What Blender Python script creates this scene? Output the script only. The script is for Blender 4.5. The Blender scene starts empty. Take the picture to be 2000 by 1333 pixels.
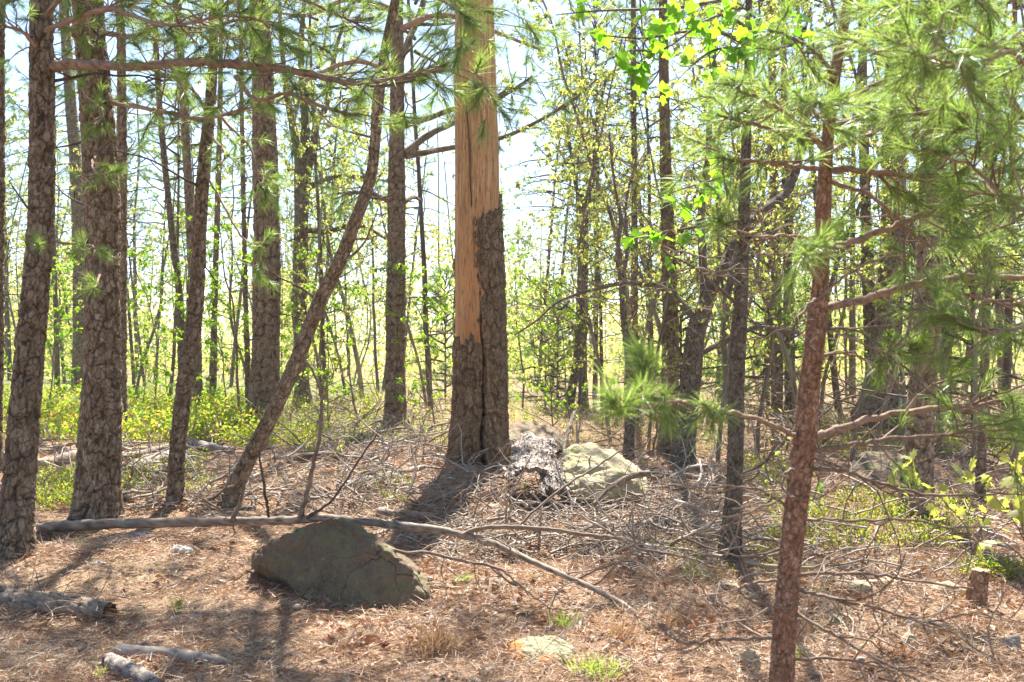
import bpy, bmesh, math, random
import numpy as np
from mathutils import Vector, Matrix

S = bpy.context.scene
C = S.collection
PI = math.pi
F, HY, CZ = 1944.0, 690.0, 1.6          # focal length in photo pixels, horizon row, eye height

# ------------------------------------------------------------------ camera, sky, sun, exposure
cam = bpy.data.objects.new('camera', bpy.data.cameras.new('camera')); C.objects.link(cam)
cam.location = (0, 0, CZ); cam.rotation_euler = (PI / 2, 0, 0)
cam.data.sensor_width = 36; cam.data.lens = F * 36 / 2000
cam.data.shift_y = (HY - 666.5) / 2000
cam.data.clip_end = 2000; cam.data.clip_start = 0.05
cam.data.dof.use_dof = True; cam.data.dof.focus_distance = 10.0; cam.data.dof.aperture_fstop = 4.5
S.camera = cam
SUN_EL, SUN_AZ = 58, 6
world = bpy.data.worlds.new('World'); S.world = world; world.use_nodes = True
wn = world.node_tree.nodes; wl = world.node_tree.links
sky = wn.new('ShaderNodeTexSky'); sky.sky_type = 'NISHITA'; sky.sun_disc = False
sky.sun_elevation = math.radians(SUN_EL); sky.sun_rotation = math.radians(SUN_AZ)
sky.air_density = 1.0; sky.dust_density = 0.6; sky.ozone_density = 1.5
wl.new(sky.outputs[0], wn['Background'].inputs[0]); wn['Background'].inputs[1].default_value = 0.072
sd = bpy.data.lights.new('sun', 'SUN'); sd.energy = 5.0; sd.angle = math.radians(0.53); sd.color = (1.0, 0.95, 0.86)
so = bpy.data.objects.new('sun', sd); C.objects.link(so)
e, a = math.radians(SUN_EL), math.radians(SUN_AZ)
so.rotation_euler = Vector((math.sin(a) * math.cos(e), math.cos(a) * math.cos(e), math.sin(e))).to_track_quat('Z', 'Y').to_euler()
S.view_settings.view_transform = 'Standard'; S.view_settings.look = 'None'
S.view_settings.gamma = 1; S.view_settings.use_curve_mapping = False
S.view_settings.exposure = 2.0
S.render.engine = 'CYCLES'
S.cycles.max_bounces = 7; S.cycles.diffuse_bounces = 4; S.cycles.glossy_bounces = 2
S.cycles.transmission_bounces = 5; S.cycles.volume_bounces = 0
S.cycles.use_denoising = True; S.cycles.sample_clamp_indirect = 2.5; S.cycles.sample_clamp_direct = 12; S.cycles.use_adaptive_sampling = False
try: S.cycles.denoising_prefilter = 'NONE'
except Exception: pass
S.cycles.caustics_reflective = False; S.cycles.caustics_refractive = False

# ------------------------------------------------------------------ terrain
def ss(t):
    t = np.clip(t, 0, 1); return t * t * (3 - 2 * t)
_r = np.random.default_rng(5)
_wv = [(_r.uniform(.5, 1.4) * f, _r.uniform(0, 2 * PI), _r.uniform(0, 2 * PI), am) for f, am in
       [(0.35, .045), (0.5, .04), (1.1, .022), (1.7, .018), (3.1, .010), (4.3, .008), (6.5, .006), (9, .004), (13, .003)] for _ in range(2)]
def ground(x, y):
    x = np.asarray(x, float); y = np.asarray(y, float)
    h = 0.28 * ss((y - 6) / 5.5)
    for f, an, ph, am in _wv:
        h = h + am * np.sin(f * (x * math.cos(an) + y * math.sin(an)) + ph)
    h = h + 0.12 * np.exp(-((x + 2.6) ** 2 / 2.0 + (y - 7.0) ** 2 / 0.7))
    h = h - 0.10 * np.exp(-((x - 0.1) ** 2 / 1.0 + (y - 7.6) ** 2 / 0.5))
    return h * np.clip(60 / np.maximum(np.hypot(x, y), 60), 0, 1)
G0 = float(ground(0, 0)); CAMZ = CZ
def W(px, py, Y):
    return np.array([(px - 1000) / F * Y, Y, CAMZ - (py - HY) / F * Y])
def Gv(px, py):
    """the ground points that the photo shows at px, py (arrays)"""
    px = np.asarray(px, float); py = np.maximum(np.asarray(py, float), HY + 12); Y = np.full(px.shape, 3.0); live = np.ones(px.shape, bool)
    for _ in range(1400):
        z = CAMZ - (py - HY) / F * Y; live &= z > ground((px - 1000) / F * Y, Y)
        if not live.any(): break
        Y = np.where(live, Y * 1.004, Y)
    return np.stack([(px - 1000) / F * Y, Y, CAMZ - (py - HY) / F * Y], -1)
def G(px, py): return Gv([px], [py])[0]
def onground(x, y, dz=0): return np.array([x, y, float(ground(x, y)) + dz])

# ------------------------------------------------------------------ mesh helpers
class MB:
    def __init__(s): s.V = []; s.A = []; s.K = []; s.F = []; s.n = 0
    def add(s, V, faces, rnd=0.5, crk=0.0, m=0):
        """faces: an (n,3) or (n,4) index array; rnd, crk: a value or one per vertex"""
        V = np.asarray(V, float).reshape(-1, 3); n = len(V)
        s.V.append(V); s.A.append(np.broadcast_to(np.asarray(rnd, float), (n,)).copy())
        s.K.append(np.broadcast_to(np.asarray(crk, float), (n,)).copy())
        s.F.append((np.asarray(faces, int) + s.n, m)); s.n += n
    def mesh(s, name, mats, smooth=True):
        V = np.concatenate(s.V) if s.V else np.zeros((0, 3))
        me = bpy.data.meshes.new(name)
        me.vertices.add(len(V)); me.vertices.foreach_set('co', V.ravel())
        loops, starts, mi = [], [], []; k = 0
        for f, m in s.F:
            if len(f) == 0: continue
            w = f.shape[1]; loops.append(f.ravel()); starts.append(k + np.arange(len(f)) * w); k += f.size
            mi.append(np.full(len(f), m))
        if loops:
            L = np.concatenate(loops); st = np.concatenate(starts)
            me.loops.add(len(L)); me.loops.foreach_set('vertex_index', L)
            me.polygons.add(len(st)); me.polygons.foreach_set('loop_start', st)
            me.polygons.foreach_set('material_index', np.concatenate(mi))
            me.polygons.foreach_set('use_smooth', np.full(len(st), smooth))
        for an, arr in (('rnd', s.A), ('crk', s.K)):
            at = me.attributes.new(an, 'FLOAT', 'POINT')
            if arr: at.data.foreach_set('value', np.concatenate(arr))
        me.update(calc_edges=True)
        for m in (mats if isinstance(mats, (list, tuple)) else [mats]): me.materials.append(m)
        return me

def link(name, me, parent=None, loc=(0, 0, 0), rot=(0, 0, 0), sc=1.0):
    o = bpy.data.objects.new(name, me); C.objects.link(o)
    o.location = loc; o.rotation_euler = rot; o.scale = (sc, sc, sc) if np.isscalar(sc) else sc
    if parent is not None: o.parent = parent
    return o
def tag(o, label=None, cat=None, group=None, kind=None):
    if label: o['label'] = label
    if cat: o['category'] = cat
    if group: o['group'] = group
    if kind: o['kind'] = kind
    return o
def thing(name, loc, label, cat, group=None, rz=0):
    o = bpy.data.objects.new(name, None); C.objects.link(o); o.location = loc; o.rotation_euler = (0, 0, rz)
    o.empty_display_size = .2
    return tag(o, label, cat, group)
def copy_tree(root, loc, rz, sc):
    r = root.copy(); C.objects.link(r); r.location = loc; r.rotation_euler = (0, 0, rz); r.scale = (sc, sc, sc)
    for ch in root.children:
        c = ch.copy(); C.objects.link(c); c.parent = r
        for g in ch.children:
            d = g.copy(); C.objects.link(d); d.parent = c
    return r

def norm(v):
    v = np.asarray(v, float); return v / (np.linalg.norm(v, axis=-1, keepdims=True) + 1e-12)
def smoothpts(P, R=None, k=4):
    """Catmull-Rom resampling of a polyline (and of the radii along it)"""
    P = np.asarray(P, float); n = len(P)
    Q = np.vstack([2 * P[0] - P[1], P, 2 * P[-1] - P[-2]]); out = []; t = np.arange(k) / k
    for i in range(n - 1):
        a, b, c, d = Q[i:i + 4]
        tt = t[:, None]
        out.append(.5 * ((2 * b) + (c - a) * tt + (2 * a - 5 * b + 4 * c - d) * tt ** 2 + (3 * b - a - 3 * c + d) * tt ** 3))
    out.append(P[-1:]); out = np.vstack(out)
    if R is None: return out
    return out, np.interp(np.linspace(0, n - 1, len(out)), np.arange(n), R)
def tube(mb, P, R, sides=6, rnd=0.5, m=0, rough=0.0, rng=None, cap=True):
    P = np.asarray(P, float); n = len(P); R = np.broadcast_to(np.asarray(R, float), (n,))
    T = np.empty_like(P); T[1:-1] = P[2:] - P[:-2]; T[0] = P[1] - P[0]; T[-1] = P[-1] - P[-2]; T = norm(T)
    up = np.array([0, 0, 1.0]) if abs(T[:, 2]).mean() < .8 else np.array([0, 1.0, 0])
    U = norm(np.cross(T, up)); V = np.cross(T, U)
    th = np.arange(sides) * 2 * PI / sides
    rr = np.repeat(R[:, None], sides, 1)
    if rough and rng is not None: rr = rr * (1 + rough * rng.standard_normal(rr.shape))
    X = P[:, None] + rr[..., None] * (np.cos(th)[None, :, None] * U[:, None] + np.sin(th)[None, :, None] * V[:, None])
    i = np.arange(n - 1)[:, None] * sides; j = np.arange(sides)[None]; j2 = (j + 1) % sides
    Fq = np.stack([i + j, i + j2, i + sides + j2, i + sides + j], -1).reshape(-1, 4)
    crk = 0.35 + 0.0 * rr if rough == 0 else np.clip((R[:, None] - rr) / (R[:, None] * rough + 1e-9) * .3 + .3, 0, 1)
    mb.add(X.reshape(-1, 3), Fq, rnd, crk.ravel(), m)
    if cap:
        for k, row in ((0, 0), (n - 1, 1)):
            base = mb.n - n * sides
            ring = X[k]; c = P[k]
            Vc = np.vstack([ring, c[None]])
            jj = np.arange(sides); tri = np.stack([jj, (jj + 1) % sides, np.full(sides, sides)], -1)
            if row == 0: tri = tri[:, ::-1]
            mb.add(Vc, tri, rnd, .2, m)
def needles(mb, O, D, L, w, droop, rng, m=0, two=True, rnd=None):
    """thin tapered blades from O along unit D"""
    N = len(O); L = np.broadcast_to(L, (N,))[:, None]
    sd = norm(np.cross(D, rng.standard_normal((N, 3)))) * (np.broadcast_to(w, (N,))[:, None] / 2)
    r = rng.random(N) if rnd is None else rnd
    tip = O + D * L; tip[:, 2] -= droop * L[:, 0]
    i = np.arange(N)[:, None]
    if two:
        mid = O + D * L * .55; mid[:, 2] -= droop * L[:, 0] * .25
        V = np.stack([O - sd, O + sd, mid + sd, mid - sd, tip], 1).reshape(-1, 3)
        rr = np.repeat(r, 5)
        mb.add(V, np.vstack([(i * 5 + np.array([[0, 1, 2]])), (i * 5 + np.array([[0, 2, 3]])), (i * 5 + np.array([[3, 2, 4]]))]), rr, 0, m)
    else:
        V = np.stack([O - sd, O + sd, tip], 1).reshape(-1, 3)
        mb.add(V, i * 3 + np.array([[0, 1, 2]]), np.repeat(r, 3), 0, m)
def leaves(mb, O, D, L, rng, m=0, width=.55, up=0.4):
    """folded diamond leaves: O = foot of leaf, D = unit direction"""
    N = len(O); L = np.broadcast_to(L, (N,))[:, None]
    nn = norm(rng.standard_normal((N, 3)) + np.array([0, 0, up])); sd = norm(np.cross(D, nn)); nn = np.cross(sd, D)
    mid = O + D * L * .5
    a = mid + sd * L * width * .5 + nn * L * .12; b = mid - sd * L * width * .5 + nn * L * .12
    tip = O + D * L - nn * L * .1
    V = np.stack([O, a, tip, b], 1).reshape(-1, 3); i = np.arange(N)[:, None] * 4
    mb.add(V, np.vstack([i + np.array([[0, 1, 2]]), i + np.array([[0, 2, 3]])]), np.repeat(rng.random(N), 4), 0, m)
def tuft(mb, a, d, n, L, w, rng, m=1, along=.1, spread=(.35, 1.25), droop=.12, two=True):
    """a pine shoot's brush of needles"""
    d = norm(d); t = rng.random(n) ** .8
    O = a[None] - d[None] * (along * t)[:, None]
    p = norm(np.cross(d[None], rng.standard_normal((n, 3)))); an = rng.uniform(spread[0], spread[1], n) * (.55 + .45 * t)
    D = d[None] * np.cos(an)[:, None] + p * np.sin(an)[:, None]
    if w > .0019: two = False; w = w * 1.15
    needles(mb, O, D, L * rng.uniform(.75, 1.1, n), w, droop, rng, m, two)
def rdir(rng, flat=1.0):
    v = rng.standard_normal(3); v[2] *= flat; return norm(v)
def wander(p, d, L, n, rng, wig=.15, lift=0.0):
    P = [np.asarray(p, float)]; d = norm(d)
    for i in range(n):
        d = norm(d + rng.standard_normal(3) * wig + np.array([0, 0, lift])); P.append(P[-1] + d * L / n)
    return np.array(P)

# ------------------------------------------------------------------ materials
def nodes(name):
    m = bpy.data.materials.new(name); m.use_nodes = True; nt = m.node_tree; nt.nodes.clear(); return m, nt
class NT:
    def __init__(s, nt): s.t = nt
    def n(s, ty, **k):
        x = s.t.nodes.new(ty)
        for a, v in k.items():
            if a.startswith('i_'): x.inputs[a[2:].replace('_', ' ')].default_value = v
            else: setattr(x, a, v)
        return x
    def l(s, a, b): s.t.links.new(a, b)
    def ramp(s, fac, cols):
        r = s.n('ShaderNodeValToRGB'); el = r.color_ramp.elements
        while len(el) < len(cols): el.new(.5)
        for x, (p, c) in zip(el, cols): x.position = p; x.color = (*c, 1)
        s.l(fac, r.inputs[0]); return r.outputs[0]
    def mix(s, fac, a, b, mode='MIX'):
        r = s.n('ShaderNodeMix', data_type='RGBA', blend_type=mode)
        for sock, v in ((r.inputs[0], fac), (r.inputs[6], a), (r.inputs[7], b)):
            if hasattr(v, 'links'): s.l(v, sock)
            elif isinstance(v, tuple): sock.default_value = (*v, 1)
            else: sock.default_value = v
        return r.outputs[2]
    def noise(s, scale, det=4, stretch=None, rough=.55, coord='Object'):
        tc = s.n('ShaderNodeTexCoord'); mp = s.n('ShaderNodeMapping')
        s.l(tc.outputs[coord], mp.inputs[0])
        if stretch: mp.inputs['Scale'].default_value = stretch
        x = s.n('ShaderNodeTexNoise', i_Scale=scale, i_Detail=det, i_Roughness=rough); s.l(mp.outputs[0], x.inputs['Vector'])
        return x.outputs['Fac']
    def attr(s, nm): return s.n('ShaderNodeAttribute', attribute_name=nm).outputs['Fac']
    def math(s, op, a, b=0.0):
        x = s.n('ShaderNodeMath', operation=op)
        for i, v in enumerate((a, b)):
            if hasattr(v, 'links'): s.l(v, x.inputs[i])
            else: x.inputs[i].default_value = v
        return x.outputs[0]
def bark_mat(name, plates, crack, lichen=None, scale=30, rough=.85, bump=.5, stretch=(1, 1, .35), lic_lo=.6, flake=0):
    m, nt = nodes(name); t = NT(nt)
    r = t.attr('rnd'); k = t.attr('crk')
    nz = t.noise(scale, 6, stretch, .65); nb = t.noise(2.2, 3)
    if flake:
        tc = t.n('ShaderNodeTexCoord'); mp = t.n('ShaderNodeMapping'); t.l(tc.outputs['Object'], mp.inputs[0]); mp.inputs['Scale'].default_value = (1, 1, .5)
        wn_ = t.n('ShaderNodeTexNoise', i_Scale=flake * .55, i_Detail=4.0); t.l(mp.outputs[0], wn_.inputs['Vector'])
        vm = t.n('ShaderNodeVectorMath', operation='MULTIPLY_ADD'); t.l(wn_.outputs['Color'], vm.inputs[0]); vm.inputs[1].default_value = (1.6 / flake,) * 3; t.l(mp.outputs[0], vm.inputs[2])
        ve = t.n('ShaderNodeTexVoronoi', feature='DISTANCE_TO_EDGE', i_Scale=flake); t.l(vm.outputs[0], ve.inputs['Vector'])
        vc = t.n('ShaderNodeTexVoronoi', feature='F1', i_Scale=flake); t.l(vm.outputs[0], vc.inputs['Vector'])
        edge = t.ramp(ve.outputs['Distance'], [(0.0, (1, 1, 1)), (.09, (0, 0, 0))])
        cs = t.n('ShaderNodeSeparateColor'); t.l(vc.outputs['Color'], cs.inputs[0])
        r = t.math('ADD', t.math('MULTIPLY', r, .6), t.math('MULTIPLY', cs.outputs[0], .5))
        k = t.math('MAXIMUM', k, t.math('MULTIPLY', edge, .75))
    f = t.math('ADD', t.math('MULTIPLY', r, .5), t.math('MULTIPLY', nz, .55))
    col = t.ramp(f, [(0.15, plates[0]), (.5, plates[1]), (.85, plates[2])])
    if lichen:
        lf = t.ramp(t.noise(9, 6, None, .7), [(lic_lo, (0, 0, 0)), (lic_lo + .07, (1, 1, 1))])
        col = t.mix(lf, col, lichen)
    col = t.mix(k, col, crack)
    oi = t.n('ShaderNodeObjectInfo')
    hv = t.n('ShaderNodeHueSaturation'); t.l(col, hv.inputs['Color'])
    t.l(t.math('ADD', t.math('MULTIPLY', oi.outputs['Random'], .35), .8), hv.inputs['Value'])
    b = t.n('ShaderNodeBump'); b.inputs['Strength'].default_value = bump; b.inputs['Distance'].default_value = .01
    t.l(t.math('SUBTRACT', nz, t.math('MULTIPLY', k, 1.2)) if flake else nz, b.inputs['Height'])
    p = t.n('ShaderNodeBsdfPrincipled', i_Roughness=rough); p.inputs['Specular IOR Level'].default_value = .25
    t.l(hv.outputs[0], p.inputs['Base Color']); t.l(b.outputs[0], p.inputs['Normal'])
    o = t.n('ShaderNodeOutputMaterial'); t.l(p.outputs[0], o.inputs[0]); return m
def leaf_mat(name, cols, trans, tw=.5, rough=.45, spec=.4, objvar=.3):
    """reflecting and translucent leaf; cols, trans: ramps over the per-leaf random value"""
    m, nt = nodes(name); t = NT(nt)
    r = t.attr('rnd'); oi = t.n('ShaderNodeObjectInfo')
    r = t.math('FRACT', t.math('ADD', t.math('MULTIPLY', r, .98), t.math('MULTIPLY', oi.outputs['Random'], objvar)))
    n = len(cols); c = t.ramp(r, [(i / max(n - 1, 1), x) for i, x in enumerate(cols)])
    tr = t.ramp(r, [(i / max(n - 1, 1), x) for i, x in enumerate(trans)])
    p = t.n('ShaderNodeBsdfPrincipled', i_Roughness=rough); p.inputs['Specular IOR Level'].default_value = spec
    t.l(c, p.inputs['Base Color'])
    q = t.n('ShaderNodeBsdfTranslucent'); t.l(tr, q.inputs[0])
    x = t.n('ShaderNodeMixShader'); x.inputs[0].default_value = tw; t.l(p.outputs[0], x.inputs[1]); t.l(q.outputs[0], x.inputs[2])
    o = t.n('ShaderNodeOutputMaterial'); t.l(x.outputs[0], o.inputs[0]); return m
M = {}
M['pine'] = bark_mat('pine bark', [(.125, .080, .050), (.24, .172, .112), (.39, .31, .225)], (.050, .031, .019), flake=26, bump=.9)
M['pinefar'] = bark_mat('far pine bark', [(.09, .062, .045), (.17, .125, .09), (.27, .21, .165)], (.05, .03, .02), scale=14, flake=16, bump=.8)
M['oak'] = bark_mat('oak bark', [(.09, .066, .046), (.19, .15, .11), (.32, .27, .21)], (.045, .032, .022), (.42, .43, .34), scale=24, lic_lo=.60, flake=45, bump=.8)
M['oakfar'] = bark_mat('hazed far oak bark', [(.15, .115, .085), (.26, .215, .16), (.38, .33, .26)], (.09, .065, .045), scale=24, bump=.4)  # oak bark lightened for far trunks, haze put into the colour
M['bough'] = bark_mat('pine bough bark', [(.17, .105, .072), (.33, .225, .165), (.50, .38, .30)], (.12, .07, .05), scale=40, bump=.9)
M['sapbark'] = bark_mat('young pine bark', [(.17, .082, .046), (.33, .175, .105), (.48, .33, .23)], (.10, .05, .032), scale=22, bump=.7, flake=60)
M['twig'] = bark_mat('twig bark', [(.13, .085, .058), (.26, .185, .135), (.40, .31, .24)], (.09, .055, .036), scale=60, bump=.2)
M['dark_twig'] = bark_mat('dark twig bark', [(.05, .036, .028), (.10, .075, .06), (.17, .13, .11)], (.03, .02, .015), scale=60, bump=.2)
M['grey_wood'] = bark_mat('weathered wood', [(.14, .095, .065), (.27, .20, .15), (.42, .34, .27)], (.08, .05, .035), scale=26, bump=.5, stretch=(1, 1, 1))
M['pale_bark'] = bark_mat('bleached pine bark', [(.13, .095, .072), (.29, .235, .20), (.56, .50, .45)], (.035, .022, .015), scale=22, bump=.8, flake=34)
M['needle'] = leaf_mat('pine needles', [(.04, .075, .025), (.085, .13, .045), (.16, .20, .08)], [(.14, .30, .035), (.32, .49, .07), (.54, .63, .16)], .50, .40, .6)
M['needle_far'] = leaf_mat('high pine needles', [(.04, .075, .025), (.07, .11, .035), (.12, .15, .05)], [(.14, .26, .05), (.26, .40, .08), (.38, .48, .13)], .5, .35, .5)
M['leaf_y'] = leaf_mat('young oak leaves', [(.12, .16, .035), (.17, .21, .045), (.22, .24, .06), (.28, .22, .08)], [(.40, .56, .09), (.54, .66, .12), (.66, .70, .16), (.70, .54, .18)], .58, .5, .35)
M['leaf_g'] = leaf_mat('spring leaves', [(.06, .13, .015), (.10, .18, .02), (.14, .22, .03)], [(.26, .50, .02), (.40, .64, .03), (.54, .74, .05)], .58, .4, .4)
M['leaf_bush'] = leaf_mat('undergrowth leaves', [(.06, .13, .02), (.11, .19, .025), (.20, .24, .03), (.34, .22, .05)], [(.26, .48, .03), (.42, .62, .04), (.6, .62, .06), (.6, .34, .08)], .5, .4, .4, 0)
M['dead_leaf'] = leaf_mat('dead oak leaves', [(.16, .065, .03), (.30, .14, .07), (.42, .25, .15), (.50, .36, .27)], [(.20, .08, .03), (.36, .16, .06), (.4, .22, .1), (.4, .26, .16)], .2, .55, .3, 0)
M['litter'] = leaf_mat('fallen needles', [(.14, .068, .038), (.33, .19, .115), (.54, .38, .25), (.70, .58, .44)], [(.2, .1, .05), (.3, .16, .08), (.36, .22, .12), (.4, .28, .18)], .15, .5, .35, 0)
M['grass'] = leaf_mat('green grass', [(.06, .14, .015), (.12, .22, .02), (.22, .28, .05)], [(.3, .55, .02), (.45, .68, .04), (.6, .7, .1)], .5, .4, .4)
M['dry_grass'] = leaf_mat('dry grass', [(.24, .13, .08), (.36, .22, .13), (.46, .34, .2)], [(.4, .2, .1), (.5, .3, .15), (.55, .4, .2)], .35, .5, .3)

def m_wood():
    m, nt = nodes('bare snag wood'); t = NT(nt)
    st = t.noise(34, 6, (1, 1, .05), .7); bl = t.noise(3.2, 4, (1, 1, .3)); fl = t.noise(60, 3, (1, 1, .14), .6)
    col = t.ramp(st, [(.32, (.17, .08, .03)), (.47, (.40, .21, .08)), (.66, (.60, .39, .19))])
    org = t.ramp(bl, [(.4, (.34, .135, .045)), (.65, (.60, .30, .11))])
    col = t.mix(t.math('MULTIPLY', t.attr('rnd'), .85), col, org)
    dk = t.ramp(fl, [(.36, (1, 1, 1)), (.45, (0, 0, 0))])
    col = t.mix(t.math('MULTIPLY', dk, .75), col, (.15, .075, .04))
    col = t.mix(t.attr('crk'), col, (.035, .02, .014))
    b = t.n('ShaderNodeBump'); b.inputs['Strength'].default_value = .6; b.inputs['Distance'].default_value = .008
    t.l(st, b.inputs['Height'])
    p = t.n('ShaderNodeBsdfPrincipled', i_Roughness=.7); t.l(col, p.inputs['Base Color']); t.l(b.outputs[0], p.inputs['Normal'])
    o = t.n('ShaderNodeOutputMaterial'); t.l(p.outputs[0], o.inputs[0]); return m
M['wood'] = m_wood()
def m_rock(name, a, b, c, lich, lo=.52, rust=None):
    m, nt = nodes(name); t = NT(nt)
    n1 = t.noise(3.0, 8, None, .62); n2 = t.noise(26, 6, None, .7); n3 = t.noise(5.5, 6, None, .7)
    col = t.ramp(n1, [(.3, a), (.5, b), (.72, c)])
    n4 = t.noise(85, 5, None, .75)
    col = t.mix(.45, col, t.ramp(n2, [(.3, tuple(x * .35 for x in b)), (.7, tuple(min(1, x * 1.6) for x in b))]))
    col = t.mix(.28, col, t.ramp(n4, [(.35, tuple(x * .4 for x in b)), (.65, tuple(min(1, x * 1.7) for x in c))]))
    lf = t.ramp(n3, [(lo, (0, 0, 0)), (lo + .12, (1, 1, 1))])
    g = t.n('ShaderNodeNewGeometry'); sp = t.n('ShaderNodeSeparateXYZ'); t.l(g.outputs['Normal'], sp.inputs[0])
    upf = t.math('MAXIMUM', t.math('ADD', t.math('MULTIPLY', sp.outputs[2], .8), .35), 0.1)   # lichen settles on faces open to rain
    col = t.mix(t.math('MINIMUM', t.math('MULTIPLY', lf, upf), 1.0), col, lich)
    cw_ = t.n('ShaderNodeTexCoord'); cn = t.n('ShaderNodeTexNoise', i_Scale=3.0, i_Detail=5.0); t.l(cw_.outputs['Object'], cn.inputs['Vector'])
    cv_ = t.n('ShaderNodeVectorMath', operation='MULTIPLY_ADD'); t.l(cn.outputs['Color'], cv_.inputs[0]); cv_.inputs[1].default_value = (.5, .5, .5); t.l(cw_.outputs['Object'], cv_.inputs[2])
    ce = t.n('ShaderNodeTexVoronoi', feature='DISTANCE_TO_EDGE', i_Scale=2.3); t.l(cv_.outputs[0], ce.inputs['Vector'])
    ck_ = t.ramp(ce.outputs['Distance'], [(0, (1, 1, 1)), (.008, (0, 0, 0))]); ck_ = t.math('MULTIPLY', ck_, t.ramp(t.noise(1.7, 3), [(.48, (0, 0, 0)), (.58, (1, 1, 1))])); col = t.mix(t.math('MULTIPLY', ck_, .5), col, tuple(x * .25 for x in a))
    pl = t.ramp(t.noise(14, 7, None, .75), [(.58, (0, 0, 0)), (.64, (1, 1, 1))]); col = t.mix(t.math('MULTIPLY', pl, .55), col, tuple(min(1, x * 1.5) for x in lich))
    if rust:
        tc = t.n('ShaderNodeTexCoord'); sx = t.n('ShaderNodeSeparateXYZ'); t.l(tc.outputs['Object'], sx.inputs[0])
        ex = t.math('SUBTRACT', t.math('MULTIPLY', t.noise(9, 4), .10), t.math('ADD', sx.outputs[0], .13))
        col = t.mix(t.math('MAXIMUM', t.ramp(t.noise(2.2, 3), [(.56, (0, 0, 0)), (.64, (1, 1, 1))]), t.ramp(ex, [(0, (0, 0, 0)), (.02, (1, 1, 1))])), col, rust)
    bp = t.n('ShaderNodeBump'); bp.inputs['Strength'].default_value = 1.0; bp.inputs['Distance'].default_value = .02
    t.l(t.math('SUBTRACT', t.math('ADD', n2, t.math('MULTIPLY', n1, 2)), t.math('MULTIPLY', ck_, .8)), bp.inputs['Height'])
    p = t.n('ShaderNodeBsdfPrincipled', i_Roughness=.85); p.inputs['Specular IOR Level'].default_value = .3
    t.l(col, p.inputs['Base Color']); t.l(bp.outputs[0], p.inputs['Normal'])
    o = t.n('ShaderNodeOutputMaterial'); t.l(p.outputs[0], o.inputs[0]); return m
M['boulder'] = m_rock('green brown boulder', (.06, .040, .025), (.135, .095, .06), (.25, .18, .115), (.165, .155, .072), .50)
M['lichen_rock'] = m_rock('lichen covered sandstone', (.24, .17, .10), (.36, .29, .18), (.46, .40, .27), (.40, .38, .16), .50)
M['red_rock'] = m_rock('red sandstone', (.22, .10, .06), (.34, .18, .11), (.44, .29, .2), (.4, .36, .28), .6)
M['brown_rock'] = m_rock('brown sandstone', (.10, .062, .038), (.17, .12, .075), (.25, .18, .12), (.18, .18, .10), .55)
M['bleached'] = bark_mat('bleached sticks', [(.26, .195, .145), (.44, .36, .29), (.62, .55, .48)], (.12, .08, .055), scale=30, bump=.4, stretch=(1, 1, 1))
M['tan_rock'] = m_rock('tan sandstone', (.28, .19, .12), (.42, .32, .2), (.52, .42, .3), (.36, .38, .25), .62)
M['orange_rock'] = m_rock('orange and green stone', (.2, .15, .08), (.3, .27, .16), (.38, .36, .24), (.28, .33, .2), .5, (.50, .22, .07))
M['grey_rock'] = m_rock('grey stone', (.16, .15, .14), (.26, .25, .23), (.36, .35, .32), (.3, .33, .28), .55)
def m_ground():
    m, nt = nodes('forest floor'); t = NT(nt)
    n1 = t.noise(.55, 5); n2 = t.noise(9, 8, None, .72); n3 = t.noise(70, 4, None, .7)
    col = t.ramp(n2, [(.28, (.10, .052, .032)), (.48, (.20, .125, .076)), (.68, (.34, .24, .155))])
    col = t.mix(.45, col, t.ramp(n3, [(.3, (.10, .05, .03)), (.5, (.27, .16, .10)), (.7, (.46, .33, .24))]))
    col = t.mix(t.math('MULTIPLY', t.ramp(n1, [(.45, (0, 0, 0)), (.62, (1, 1, 1))]), .35), col, (.24, .20, .12))
    gr = t.attr('crk')                                   # grassy far ground
    col = t.mix(t.math('MULTIPLY', gr, t.ramp(n2, [(.35, (0, 0, 0)), (.55, (1, 1, 1))])), col, (.12, .17, .035))
    b = t.n('ShaderNodeBump'); b.inputs['Strength'].default_value = .8; b.inputs['Distance'].default_value = .02
    t.l(t.math('ADD', n2, t.math('MULTIPLY', n3, .4)), b.inputs['Height'])
    p = t.n('ShaderNodeBsdfPrincipled', i_Roughness=.95); p.inputs['Specular IOR Level'].default_value = .15
    t.l(col, p.inputs['Base Color']); t.l(b.outputs[0], p.inputs['Normal'])
    o = t.n('ShaderNodeOutputMaterial'); t.l(p.outputs[0], o.inputs[0]); return m
M['ground'] = m_ground()

M['flake'] = m_rock('lichened bark flake', (.2, .17, .15), (.42, .40, .38), (.6, .58, .56), (.55, .6, .52), .5)
# ------------------------------------------------------------------ ground sheet
def build_ground():
    ys = np.concatenate([-np.geomspace(.4, 320, 40)[::-1], np.linspace(-.3, 2.9, 14), np.geomspace(3, 400, 200)])
    u = np.linspace(-1, 1, 170); xs = np.sinh(u * 5.2) / math.sinh(5.2) * 380
    xs = np.sort(np.concatenate([xs, np.linspace(-6, 6, 100)]))
    X, Y = np.meshgrid(xs, ys); Z = ground(X, Y)
    r = np.random.default_rng(2)
    Z = Z + r.standard_normal(Z.shape) * .006 * (np.hypot(X, Y) < 14)
    n, k = X.shape; i = np.arange(n - 1)[:, None] * k; j = np.arange(k - 1)[None]
    Fq = np.stack([i + j, i + j + 1, i + k + j + 1, i + k + j], -1).reshape(-1, 4)
    gr = ss((Y - 14) / 6) * (.15 + .85 * ss((-2 - X) / 5)) * ss((70 - Y) / 30)
    mb = MB(); mb.add(np.stack([X, Y, Z], -1), Fq, .5, gr.ravel())
    tag(link('ground', mb.mesh('ground', M['ground'])), 'brown needle strewn forest floor with gentle bumps', None, None, 'structure')
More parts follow.
